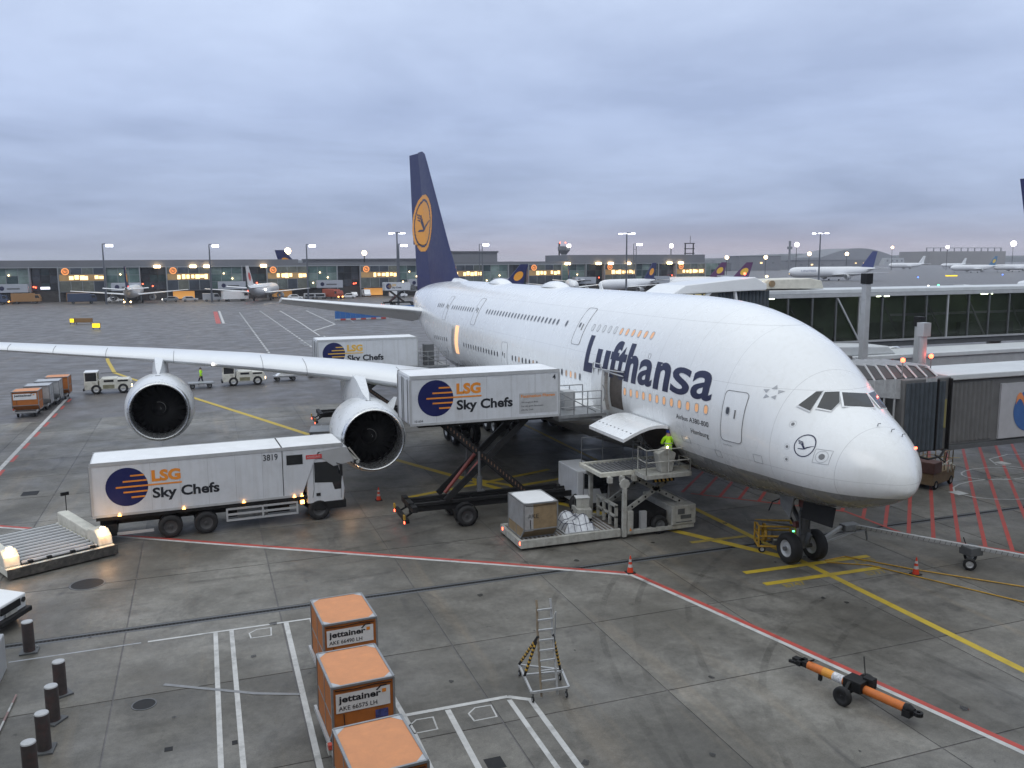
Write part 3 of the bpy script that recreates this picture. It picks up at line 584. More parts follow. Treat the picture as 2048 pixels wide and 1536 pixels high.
# engines
nac = mat('nacelle_paint', (.66, .68, .70), .3, var=.03, coat=.3, dirt=.12, dirtcol=(.35, .35, .35))
fanm = mat('fan_blade', (.004, .004, .005), .6, var=.2, spec=.25)
def engine(x, y, z_, side, pyl):
    q = MB(); D = (0, 1, 0); O = (x, y, z_)
    q.lathe([(.20, 1.615), (.45, 1.70), (.9, 1.78), (1.6, 1.83), (2.6, 1.82), (3.6, 1.70), (4.5, 1.50), (5.1, 1.33), (5.1, 1.22), (3.5, 1.3)], O, D, 48); n_ = q.build('nacelle', nac, A3, smooth=50)
    MB().lathe([(1.3, 1.44), (.7, 1.40), (.3, 1.41), (.12, 1.435), (.04, 1.47), (0, 1.51), (.03, 1.555), (.10, 1.59), (.20, 1.615)], O, D, 48).build('intake_lip', alum, n_, smooth=60)
    MB().lathe([(1.75, 1.46), (1.3, 1.44)], O, D, 40).build('intake_liner', mat('intake_liner', (.02, .02, .022), .6, var=.1), n_, smooth=60)
    q = MB()
    for k in range(24):
        a = 2*math.pi*k/24; P = []
        for r_, tw in ((.42, .2), (.75, .5), (1.1, .8), (1.42, 1.0)):
            wd = .16; ca, sa = math.cos(a), math.sin(a); tx, tz = -sa, ca
            P.append([(x+r_*ca+tx*wd*math.cos(tw)*e_, y+1.35+wd*math.sin(tw)*e_, z_+r_*sa+tz*wd*math.cos(tw)*e_) for e_ in (-1, 1)])
        q.grid(P)
    q.build('fan', fanm, n_, fix=False)
    MB().lathe([(1.75, 1.45), (1.75, .02)], O, D, 24).build('fan_backing', void, n_)
    MB().lathe([(.78, .01), (.84, .10), (.98, .25), (1.2, .38), (1.4, .44)], O, D, 20).build('spinner', fanm, n_, smooth=60)
    sp = []
    for k in range(26):
        f_ = k/25; h = .84+.34*f_; r_ = .06+.31*f_; a = f_*8.2; sp.append((x+math.cos(a)*(r_+.01), y+h-.02, z_+math.sin(a)*(r_+.01)))
    MB().tube(sp, .016, 4).build('spinner_spiral', mat('spiral_grey', (.30, .30, .29), .5, var=0), n_)
    MB().lathe([(4.6, 1.0), (5.4, .95), (6.3, .72), (6.3, .6)], O, D, 24).lathe([(5.8, .55), (6.5, .4), (7.2, .03)], O, D, 20).build('core_nozzle', grey, n_, smooth=50)
    for sg in ((-side,) if abs(x) < 20 else ()):
        q = MB(); c0 = V((x+sg*1.25, y, z_+1.3)); q.prism([(1.2, 0), (2.7, .0), (2.6, .55), (2.2, .6)], 'x', -.025, .025); o = q.build('strake', nac, n_); o.location = c0; o.rotation_euler = (0, sg*R(42), 0)
    # pylon: lofted fin from nacelle crown to wing leading edge
    q = MB(); rows_ = []
    for (yy, zb, zt, hw) in pyl:
        rows_.append([(x-hw, yy, zb), (x-hw*.9, yy, (zb+zt)/2), (x-hw*.6, yy, zt), (x+hw*.6, yy, zt), (x+hw*.9, yy, (zb+zt)/2), (x+hw, yy, zb)])
    q.grid(rows_, True); q.add(rows_[0], [tuple(range(6))]); q.build('pylon', nac, A3, smooth=50)
    MB().box(x-.13, x+.13, y+1.25, y+1.36, z_+1.805, z_+1.822).build('latch_cover', seamm, n_)
for side in (-1, 1):
    engine(side*14.9, 19.4, 3.5, side, [(20.6, 5.1, 5.34, .06), (21.4, 5.1, 5.6, .28), (22.6, 5.0, 6.1, .42), (23.6, 4.8, 6.35, .52), (26, 4.6, 6.0, .5), (29, 5.0, 5.9, .15)])
    engine(side*25.1, 27.1, 4.35, side, [(28.9, 6.0, 6.18, .08), (29.6, 6.0, 6.5, .26), (30.6, 5.9, 6.85, .36), (31.6, 5.7, 7.0, .46), (33.5, 5.6, 6.8, .42), (36, 6.0, 6.7, .12)])
# tailplanes
for side in (-1, 1):
    q = MB(); S_ = [wsec(t, s, ch, z_, .10, R(8), side) for t, s, ch, z_ in ((1.6, 56.6, 10.4, 7.55), (4, 58.3, 9.2, 7.8), (9, 62.0, 7.0, 8.2), (15.0, 66.3, 4.2, 8.72))]
    q.grid(S_, True); q.add(S_[-1], [tuple(range(len(S_[-1])))]); q.build('tailplane', wingp, A3, smooth=50)
# fin and deflected rudders
def vsec(z_, y0, y1, tc, x_off=0, a=0, hy=None, xs=None):
    P = []; ch = y1-y0; X_ = xs or AX
    for x in X_: P.append((af(x, tc)*ch, y0+ch*x))
    for x in X_[-2:0:-1]: P.append((-af(x, tc)*ch, y0+ch*x))
    return [(px, py_, z_) for px, py_ in P]
finL = [(9.0, 52.2, 67.6), (10.2, 53.6, 67.3), (11.2, 55.2, 67.5), (14, 58.0, 68.2), (18, 61.6, 69.0), (22.5, 65.7, 70.0), (23.4, 66.6, 70.2), (23.75, 67.6, 70.2)]
hing = lambda z_: 63.3+(z_-9)*(68.9-63.3)/14.6
rch = lambda z_: 4.4-(z_-9)*2.1/14.6
q = MB(); S_ = []
for z_, y0, y1 in finL:
    hy = hing(z_); ch = (hy-y0); X_ = [1, .8, .6, .4, .25, .12, .05, .015, 0]; th = max(.16, (.42-(z_-9)*.018)*(.35 if z_ > 23.6 else 1))
    up_ = [(th*math.sin(min(1, (x*1.25))*math.pi/2)**.6 if x > 0 else 0, y0+ch*x) for x in X_]
    S_.append([(a, b, z_) for a, b in up_]+[(-a, b, z_) for a, b in up_[-2::-1]])
q.grid(S_); q.add(S_[-1], [tuple(range(len(S_[-1])))]); q.build('fin', navy, A3, smooth=60)
MB().lathe([(0, .5), (2.5, .42), (5.5, .16), (6.8, .02)], (0, 55.5, 10.35), (0, -1, -.02), 16).build('fin_fillet', fm, A3, smooth=60)
def rud(z0, z1, dang, name):
    q = MB(); S2 = []
    for k in range(7):
        z_ = z0+(z1-z0)*k/6; hy = hing(z_); c_ = rch(z_); th = max(.15, .40-(z_-9)*.018); ca, sa = math.cos(dang), math.sin(dang); row_ = []
        for a, f_ in ((th, 0), (th*.55, .5), (.03, 1), (-.03, 1), (-th*.55, .5), (-th, 0)):
            lx, ly = a, c_*f_; row_.append((lx*ca-ly*sa, hy+.03+lx*sa+ly*ca, z_))
        S2.append(row_)
    q.grid(S2, True); q.add(S2[0], [tuple(range(6))]); q.add(S2[-1], [tuple(range(6))]); return q.build(name, navy, A3, smooth=40)
RUP, RLO = R(13), R(10)
rud(14.15, 23.7, RUP, 'rudder'); rud(9.0, 14.1, RLO, 'rudder')
# tail emblem: laid on fin flank and rudder flank, circle cut where the panels meet
def tail_pt(y, z_, o=.012):
    hy = hing(z_)
    if y <= hy:
        y0 = np.interp(z_, [a[0] for a in finL], [a[1] for a in finL]); f_ = max(.02, (y-y0)/(hy-y0)); th = max(.16, .42-(z_-9)*.018); return (-(th*math.sin(min(1, f_*1.25)*math.pi/2)**.6)-o, y, z_)
    an = RUP if z_ > 14.12 else RLO; c_ = rch(z_); ly = (y-hy); f_ = ly/c_; th = max(.15, .40-(z_-9)*.018); a = -(th*(1-f_)+.03*f_)-o-.01
    return (a*math.cos(an)-ly*math.sin(an), hy+.03+a*math.sin(an)+ly*math.cos(an), z_)
def tail_patch(name, f2d, m, o):
    # rasterise a 2-D inside test on a fine grid so that the mark follows both panels
    q = MB(); n = 56; idx = {}; vs = []; fs = []
    for i in range(n):
        for j in range(n):
            x, y = -1.02+2.04*(i+.5)/n, -1.02+2.04*(j+.5)/n
            if f2d(x, y):
                c4 = []
                for a, b in ((i, j), (i+1, j), (i+1, j+1), (i, j+1)):
                    if (a, b) not in idx: idx[(a, b)] = len(vs); vs.append(tail_pt(66.3-(-1.02+2.04*a/n)*3.15, 16.3+(-1.02+2.04*b/n)*2.95, o))
                    c4.append(idx[(a, b)])
                fs.append(c4)
    q.add(vs, fs); return q.build(name, m, A3, fix=False)
def inpoly(x, y, P):
    r_ = False; j = len(P)-1
    for i in range(len(P)):
        if (P[i][1] > y) != (P[j][1] > y) and x < (P[j][0]-P[i][0])*(y-P[i][1])/(P[j][1]-P[i][1])+P[i][0]: r_ = not r_
        j = i
    return r_
tail_patch('tail_emblem_disc', lambda x, y: x*x+y*y < 1 and not .76 < math.hypot(x, y) < .84, lhy, .012)
tail_patch('tail_crane', lambda x, y: any(inpoly(x/.78, y/.78, p) for p in CRANE) or .76 < math.hypot(x, y) < .84, navyt, .020)
# landing gear
def wheel(parent, c_, r, w_, ax=(1, 0, 0), rim=None, name='wheel', n=24):
    a = V(ax).normalized(); c_ = V(c_); q = MB(); q.lathe([(-w_/2*.8, r*.55), (-w_/2, r*.62), (-w_/2, r*.86), (-w_/2*.72, r*.98), (0, r), (w_/2*.72, r*.98), (w_/2, r*.86), (w_/2, r*.62), (w_/2*.8, r*.55)], c_, a, n)
    o = q.build(name, black, parent, smooth=50)
    q = MB(); q.lathe([(-w_/2*.9, .01), (-w_/2*.9, r*.12), (-w_/2*.55, r*.16), (-w_/2*.5, r*.4), (-w_/2*.82, r*.56), (w_/2*.82, r*.56), (w_/2*.5, r*.4), (w_/2*.55, r*.16), (w_/2*.9, r*.12), (w_/2*.9, .01)], c_, a, n); q.build('rim', rim or lgrey, o, smooth=40); return o
ngy = 5.45
for sg in (-1, 1): wheel(A3, (sg*.62, ngy, .635), .635, .46)
q = MB(); q.cyl((-.9, ngy, .635), (.9, ngy, .635), .09).cyl((0, ngy, .6), (0, ngy-.1, 2.9), .17, .2, 14).bar((0, ngy-.1, 1.25), (0, ngy+1.3, 2.8), .13).bar((-.25, ngy-.12, 1.3), (.25, ngy-.12, 1.3), .16).bar((0, ngy-.25, .8), (0, ngy-.45, 1.3), .1, .2).cyl((.2, ngy-.1, 1.2), (.25, ngy-.1, 2.2), .05).cyl((-.2, ngy-.1, 1.2), (-.25, ngy-.1, 2.2), .05)
q.build('nose_gear_strut', dgrey, A3, smooth=40)
MB().prism([(ngy-.1, 2.85), (ngy+.9, 2.8), (ngy+.75, 2.2), (ngy+.15, 1.85)], 'x', -.56, -.5).build('gear_door', grey, A3); MB().prism([(ngy-.1, 2.85), (ngy+.9, 2.8), (ngy+.75, 2.2), (ngy+.15, 1.85)], 'x', .5, .56).build('gear_door', grey, A3)
MB().bar((-.3, ngy-.3, 2.55), (.3, ngy-.3, 2.55), .5, .35).bar((-.35, ngy+.1, 1.55), (.35, ngy+.1, 1.55), .22).build('gear_fairing', mat('gear_red_brown', (.12, .04, .035), .6, var=.3), A3)
q = MB(); q.add([(-.62, 2.9, 3.0), (-.62, 4.7, 2.85), (-.75, 4.7, 2.15), (-.75, 2.9, 2.25)], [(0, 1, 2, 3)]).add([(-.58, 2.9, 3.0), (-.58, 4.7, 2.85), (-.71, 4.7, 2.15), (-.71, 2.9, 2.25)], [(3, 2, 1, 0)]); q.grid([[(-.62, 2.9, 3.0), (-.62, 4.7, 2.85), (-.75, 4.7, 2.15), (-.75, 2.9, 2.25)], [(-.58, 2.9, 3.0), (-.58, 4.7, 2.85), (-.71, 4.7, 2.15), (-.71, 2.9, 2.25)]], True); q.build('gear_door', dark, A3)
q = MB()
for pts in ([(-.3, ngy+.4, 2.6), (-.45, ngy+.5, 2.1), (-.3, ngy+.3, 1.7), (-.2, ngy+.1, 1.4)], [(.1, ngy+.6, 2.5), (-.2, ngy+.9, 2.0), (-.1, ngy+.5, 1.5)], [(-.3, ngy+.9, 2.5), (-.7, ngy+1.1, 2.3), (-.8, ngy+1.2, 1.9)]): q.tube(pts, .03)
q.build('gear_hose', dark, A3)
for gx, gy, nn in ((-6.2, 33.5, 2), (6.2, 33.5, 2), (-2.6, 36.5, 3), (2.6, 36.5, 3)):
    for k in range(nn):
        for sg in (-1, 1): wheel(A3, (gx+sg*.68, gy+(k-(nn-1)/2)*1.7, .70), .70, .5, n=18)
    MB().cyl((gx, gy, .7), (gx*.85, gy-.2, 3.6), .24, .3).bar((gx, gy-nn*.8, .75), (gx, gy+nn*.8, .75), .25).bar((gx, gy, 1.4), (gx*.4, gy, 3.2), .2).build('main_gear_strut', dark, A3, smooth=40)
    MB().box(gx-.9, gx-.82, gy-1.5, gy+1.5, 1.6, 3.6).build('gear_door', bellyp, A3)
o = MB().sph((1.38, 1.2, 5.5), .05, 8).build('nav_lamp', redl, A3)
o = MB().sph((-22.2, 28.6, 6.62), .06, 8).build('nav_lamp', whl, A3)
# ---------------------------------------------------------------- catering high-loaders
def railing(q, pts, h, mids=(.5,), r=.025, post=.9):
    pts = [V(p) for p in pts]
    for a, b in zip(pts[:-1], pts[1:]):
        for hh in [h]+[h*m for m in mids]: q.cyl(a+V((0, 0, hh)), b+V((0, 0, hh)), r, n=6)
        n = max(1, round((b-a).length/post))
        for k in range(n+1): p = a.lerp(b, k/n); q.cyl(p, p+V((0, 0, h)), r, n=6)
def truck_logo(p, x, zf, y, k=1.0, lsg=orange):
    f_ = lambda a, b: (x+a, y, zf+1.2*k+b)
    q = MB(); disc(q, f_, .83*k, 36); q.build('emblem_disc', navy, p, fix=False)
    q = MB(); r = .83*k
    for dz, x0 in ((.56, .18), (.28, -.18), (0, -.52), (-.28, -.18), (-.56, .18)):
        x1 = math.sqrt(1-dz*dz)*.995
        if dz == 0: x1 = 2.62
        q.box(x+x0*r, x+x1*r, y-.006, y-.003, zf+1.2*k+dz*r-.035*k, zf+1.2*k+dz*r+.035*k)
    q.build('emblem_stripes', lsg, p)
    q = MB(); flat_text(q, 'LSG', .46*k, lambda a, b: (x+.98*k+a, y-.003, zf+1.36*k+b), 1.16*k, .05); q.build('lettering', lsg, p, fix=False)
    q = MB(); flat_text(q, 'Sky Chefs', .44*k, lambda a, b: (x+.98*k+a, y-.003, zf+.62*k+b), 2.72*k, .032); q.build('lettering', blackt, p, fix=False)
def truck_cab(t, x0, w=1.2, lit=True, zb=.62, hk=1.0):
    prof = [(x0, zb), (x0+1.72, zb), (x0+1.78, zb+.6), (x0+1.72, zb+1.15), (x0+1.45, zb+2.05), (x0+1.2, zb+2.2), (x0, zb+2.2)]
    q = MB(); q.prism(prof, 'y', -w, w); cb = q.build('cab', truckw, t, bevel=.05); cb.scale.z = hk
    for sg in (-1, 1):
        y = sg*(w+.004); q = MB(); q.add([(x0+.36, y, zb+1.02), (x0+1.2, y, zb+.95), (x0+1.3, y, zb+.6), (x0+1.6, y, zb+.6), (x0+1.66, y, zb+1.2), (x0+1.42, y, zb+2.0), (x0+.36, y, zb+2.0)], [(0, 1, 2, 3, 4, 5, 6)]); q.build('side_window', glass, cb)
        q = MB(); q.tube([(x0+.32, y, zb+2.05), (x0+.32, y, zb+.7), (x0+.25, y, zb+.3)], .012, 4).tube([(x0+1.62, y, zb+.95), (x0+1.6, y, zb+.15)], .012, 4); q.build('door_seam', dark, cb)
        MB().box(x0+.42, x0+.62, y-.02 if sg < 0 else y, y if sg < 0 else y+.02, zb+.35, zb+.5).build('door_handle', dark, cb)
        q = MB(); q.bar((x0+1.4, y, zb+1.9), (x0+1.6, y+sg*.25, zb+1.85), .03).box(x0+1.55, x0+1.65, y+sg*.2-.09, y+sg*.2+.09, zb+1.3, zb+1.85); q.build('mirror', dark, cb)
        MB().box(x0+1.76, x0+1.80, sg*.95-.14, sg*.95+.14, zb-.22, zb+.02).build('headlamp', amber if lit else lgrey, cb)
    q = MB(); q.add([(x0+1.735, -w*.92, zb+1.2), (x0+1.735, w*.92, zb+1.2), (x0+1.475, w*.88, zb+2.0), (x0+1.475, -w*.88, zb+2.0)], [(0, 1, 2, 3)]); o = q.build('windscreen', glass, cb); o.location.x = .012
    MB().box(x0+.3, x0+1.84, -w-.01, w+.01, zb-.35, zb+.06).build('bumper', dark, cb, bevel=.04)
    q = MB()
    for k in range(4): q.box(x0+1.79, x0+1.81, -.75, .75, zb+.2+k*.2, zb+.32+k*.2)
    q.build('grille', dark, cb)
    return cb
def road_wheel(t, x, y, r=.5, w=.3): return wheel(t, (x, y, r), r, w, (0, 1, 0), mat('truck_rim', (.05, .05, .052), .55, var=.3, scale=6), n=20)
def box_body(t, x0, x1, zf, h, nose=0):
    if nose: prof = [(x0, zf), (x1-nose*1.05, zf), (x1-nose*.62, zf+h*.86), (x1, zf+h*.92), (x1+.05, zf+h), (x0, zf+h)]
    else: prof = [(x0, zf), (x1, zf), (x1, zf+h), (x0, zf+h)]
    q = MB(); q.prism(prof, 'y', -1.25, 1.25); bd = q.build('box_body', truckw, t, bevel=.03)
    MB().box(x0+.06, x1-.04, -1.2, 1.2, zf+h, zf+h+.05).build('box_roof', roofw, bd, bevel=.02)
    q = MB()
    for y in (-1.262, 1.262):
        q.box(x0-.02, x1+(.02 if not nose else .0), y-.012, y+.012, zf+h-.1, zf+h+.06)
        q.box(x0-.02, x1-nose*1.05, y-.012, y+.012, zf-.02, zf+.09)
        for x in (x0,)+(() if nose else (x1,)): q.box(x-.04, x+.05, y-.012, y+.012, zf+.09, zf+h-.1)
    q.build('edge_rail', lgrey, bd)
    for k in range(1, int((x1-nose-x0)/1.2)): MB().box(x0+k*1.2-.006, x0+k*1.2+.006, -1.2535, -1.2500, zf+.1, zf+h-.12).build('panel_seam', mat('seam_grey', (.34, .35, .36), .6, var=0), bd)
    q = MB()
    for y in (-.62, .62): q.box(x0-.05, x0-.01, y-.57, y+.57, zf+.08, zf+h-.12)
    q.build('rear_door', truckw, bd, bevel=.015)
    q = MB()
    for y in (-1.0, -.15, .15, 1.0): q.cyl((x0-.075, y, zf+.05), (x0-.075, y, zf+h-.1), .02, n=6)
    q.build('lock_rod', grey, bd)
    return bd
def chassis(t, x0, x1, zt=1.02):
    q = MB()
    for y in (-.45, .45): q.box(x0, x1, y-.05, y+.05, zt-.28, zt)
    for k in range(7): x = x0+.3+(x1-x0-.6)*k/6; q.box(x-.05, x+.05, -.4, .4, zt-.2, zt-.05)
    q.build('chassis_frame', dark, t)
def highloader(label, loc, rz, L_, zf, h, detail=True, cab=True, group=None, lsg=orange):
    t = thing('catering_truck', label, 'truck', loc, rz, group)
    chassis(t, .0, L_+2.2)
    MB().box(.0, L_+.6, -.62, -.42, 1.03, 1.16).build('sub_frame', dark, t); MB().box(.0, L_+.6, .42, .62, 1.03, 1.16).build('sub_frame', dark, t); MB().box(.0, .25, -1.15, 1.15, .9, 1.16).build('rear_cross_beam', dark, t)
    MB().box(-.35, -.15, -1.2, 1.2, .45, .62).bar((-.25, -.6, .55), (.3, -.5, .85), .08).bar((-.25, .6, .55), (.3, .5, .85), .08).build('rear_bumper', dark, t)
    for sg in (-1, 1):
        MB().box(-.4, -.33, sg*1.05-.1, sg*1.05+.1, .60, .82).build('tail_lamp', gpy, t); MB().box(-.38, -.34, sg*1.05-.06, sg*1.05+.06, .42, .52).build('tail_lamp', redl, t)
        for dy in (0, .33): road_wheel(t, 2.6, sg*(1.1-dy))
        road_wheel(t, L_+1.15, sg*1.05)
        MB().lathe([(-.35, .56), (.05, .56)], (2.6, sg*1.1, .52), (0, sg, 0), 12).build('mudguard', dark, t)
    # scissor lift
    for sg in (-1, 1):
        y = sg*.86
        for a, b, o_ in (((1.7, zf-.12), (5.75, 1.2), .0), ((1.7, 1.2), (5.75, zf-.12), -.16*sg)):
            q = MB(); p0, p1 = V((a[0], y+o_, a[1])), V((b[0], y+o_, b[1])); q.bar(p0, p1, .10, .30); o = q.build('scissor_arm', dark, t)
            if o_ == 0:
                q = MB(); d = (p1-p0)
                for k in range(26): c0 = p0+d*((k+.7)/27); q.bar(c0+V((0, -.056, -.07)), c0+V((0, -.056, .07)), .05, .02)
                tag(q.build('arm_rungs', mat('rust_brown', (.14, .075, .045), .7, var=.3), o), kind='stuff')
        MB().cyl((2.0, y*.6, 1.25), (3.7, y*.6, (zf+1.2)/2+.15), .09).build('lift_ram', mat('ram_red', (.22, .05, .04), .5, var=.2), t)
        MB().cyl((3.28, sg*.98, 1.62), (3.28, sg*.98, 2.3), .13).cyl((3.28, sg*.98, 2.3), (3.28, sg*.98, zf-1.5), .06).box(3.14, 3.5, sg*.98-.14, sg*.98+.14, 1.6, 1.68).build('stabiliser_leg', dgrey, t)
    MB().box(.4, L_-.2, -1.0, 1.0, zf-.16, zf-.01).build('lift_frame', dark, t)
    bd = box_body(t, 0, L_, zf, h); truck_logo(bd, 1.17, zf, -1.256, h/2.2, lsg)
    if detail:
        q = MB(); flat_text(q, '4', .24, lambda a, b: (L_-.34+a, -1.262, zf+h-.42+b), bold=.02); flat_text(q, '10 604', .11, lambda a, b: (.18+a, -1.262, zf+.14+b)); q.build('lettering', blackt, bd, fix=False)
        MB().box(5.2, 7.1, -1.258, -1.254, zf+.22, zf+1.18).build('notice_panel', lgrey, bd)
        q = MB(); flat_text(q, 'Faszination Fliegen', .14, lambda a, b: (5.28+a, -1.264, zf+.98+b), 1.72, .02); q.build('lettering', orange, bd, fix=False)
        q = MB()
        for k, s_ in enumerate(('Wir sorgen an Bord', 'fuer den guten Geschmack', 'LSG Sky Chefs')): flat_text(q, s_, .075, lambda a, b, k=k: (5.3+a, -1.264, zf+.72-k*.18+b))
        q.build('lettering', blackt, bd, fix=False)
    # working platform towards the aircraft
    px = L_
    MB().box(px+.02, px+2.55, -1.15, 1.15, zf-.18, zf-.03).box(px+.1, px+2.4, -1.0, 1.0, zf-.34, zf-.18).build('platform', grey, t)
    q = MB(); railing(q, [(px+.12, 1.1, zf-.03), (px+2.3, 1.1, zf-.03)], 1.1, (.33, .66), .028, .72); q.build('railing', grey, t)
    q = MB(); railing(q, [(px+.12, -1.1, zf-.03), (px+2.3, -1.1, zf-.03)], 1.1, (.33, .66), .028, .72)
    q.bar((px+.2, -1.1, zf+1.0), (px+2.0, -1.1, zf+.05), .05); q.tube([(px+2.35, -1.12, zf+1.35), (px+2.5, -1.14, zf+1.0), (px+2.42, -1.12, zf+.55)], .025); q.build('railing', grey, t)
    MB().box(px+.9, px+1.5, .2, .9, zf-.03, zf+.9).build('control_box', lgrey, t, bevel=.02)
    if cab: truck_cab(t, L_+1.0, lit=False, zb=.55, hk=.78)
    return t
T1 = highloader('catering truck with its long box raised high in front of the airliner wing, marked 4', (8.62, 38.55, 0), 0, 7.22, 4.97, 2.2)
T2 = highloader('raised catering truck behind the airliner wing, platform reaching the lit aft door', (7.95, 65.3, 0), 0, 7.5, 4.4, 2.2, detail=False, lsg=gold)
MB().box(8.15, 8.9, -.9, -.2, 4.37, 6.0).build('equipment_locker', dgrey, T2, bevel=.02)
T3 = dup(T2, (49.6, 245, 0), R(4), 'distant raised catering truck at the white airliner nose beside the navy tail')
# articulated-looking rigid truck, box lowered over its cab
T4 = thing('catering_truck', 'lowered catering truck numbered 3819 with lit amber side lamps and headlamps', 'truck', (-4.93, 41.62, 0), R(2.6))
chassis(T4, .2, 10.2, 1.0)
MB().box(.1, 9.2, -1.22, 1.22, 1.12, 1.28).build('sub_frame', dark, T4)
bd = box_body(T4, 0, 10.95, 1.3, 2.36, 1.9); truck_logo(bd, 1.42, 1.3, -1.256, 1.04)
q = MB(); flat_text(q, '3819', .30, lambda a, b: (7.25+a, -1.262, 1.3+1.86+b), .66, .008); q.build('lettering', blackt, bd, fix=False)
MB().box(8.10, 8.13, -1.264, -1.252, 1.4, 3.6).build('panel_seam', dark, bd)
MB().box(8.08, 8.14, -1.2, 1.2, 3.705, 3.72).build('roof_seam', dark, bd)
MB().box(8.3, 9.05, -1.268, -1.25, 2.85, 3.32).build('box_window', glass, bd, bevel=.06)
MB().box(9.2, 9.95, -1.262, -1.25, 3.05, 3.25).build('warning_label', mat('label_red', (.55, .05, .05), .5), bd)
q = MB(); flat_text(q, 'ACHTUNG', .10, lambda a, b: (9.25+a, -1.266, 3.1+b), .62); q.build('lettering', pw, bd, fix=False)
q = MB(); q.prism([(9.72, 1.3+2.36*.80), (10.5, 1.3+2.36*.55), (11.5, 1.3+2.36*.62), (11.15, 1.3+2.36*.93), (10.1, 1.3+2.36*.93)], 'y', -1.24, 1.24); q.build('folded_platform', lgrey, T4, bevel=.02)
q = MB(); q.bar((11.25, -1.27, 3.45), (11.75, -1.27, 2.78), .07).bar((11.25, 1.27, 3.45), (11.75, 1.27, 2.78), .07).cyl((11.65, -1.35, 2.72), (11.65, 1.35, 2.72), .08); q.build('platform_bumper', worn, T4)
MB().box(11.5, 11.75, -1.3, -1.1, 2.62, 2.8).build('bumper_pad', black, T4)
truck_cab(T4, 9.22, 1.2, True, .85)
for x in (3.1, 4.62):
    for sg in (-1, 1):
        for dy in (0, .34): road_wheel(T4, x, sg*(1.12-dy), .52)
for sg in (-1, 1): road_wheel(T4, 9.75, sg*1.06, .52)
for y in (-1.2, 1.2):
    q = MB()
    for z_ in (.45, .72, .98): q.box(5.5, 8.75, y-.03, y+.03, z_, z_+.09)
    for x in (5.5, 7.1, 8.68): q.box(x, x+.08, y-.035, y+.035, .45, 1.07)
    q.build('side_guard', lgrey, T4); MB().box(.9, 2.4, y-.03, y+.03, .40, .52).build('rear_side_guard', lgrey, T4)
MB().box(6.0, 7.4, -1.0, -.5, .5, 1.05).build('fuel_tank', grey, T4, bevel=.06); MB().box(.3, .9, -1.2, 1.2, .38, .9).build('rear_bumper', dark, T4)
MB().box(5.6, 8.4, -.9, .9, .55, 1.0).build('underbody', dark, T4)
for x, z_ in ((1.05, 1.33), (3.7, 1.33), (6.3, 1.33), (8.6, 1.33), (8.95, 1.35)):
    MB().prism([(x-.07, z_-.05), (x+.07, z_-.05), (x, z_+.09)], 'y', -1.32, -1.27).build('marker_lamp', amber, T4)
MB().box(8.88, 9.06, -1.2, -1.1, .9, 1.06).build('marker_lamp', amber, T4); MB().cyl((10.35, -1.1, 3.07), (10.35, -1.1, 3.2), .07).build('beacon', amber, T4)
MB().box(-.03, 0, -1.15, -1.08, 3.3, 3.38).build('tail_lamp', redl, T4)
def lamp(name, loc, e, col, r, parent):
    l_ = bpy.data.lights.new(name, 'POINT'); l_.energy = e; l_.color = col; l_.shadow_soft_size = r; o = bpy.data.objects.new(name, l_); C.objects.link(o); o.location = loc; o.parent = parent; return o
lamp('headlamp_light', (11.35, -.6, .75), 16, (1, .55, .25), .06, T4)
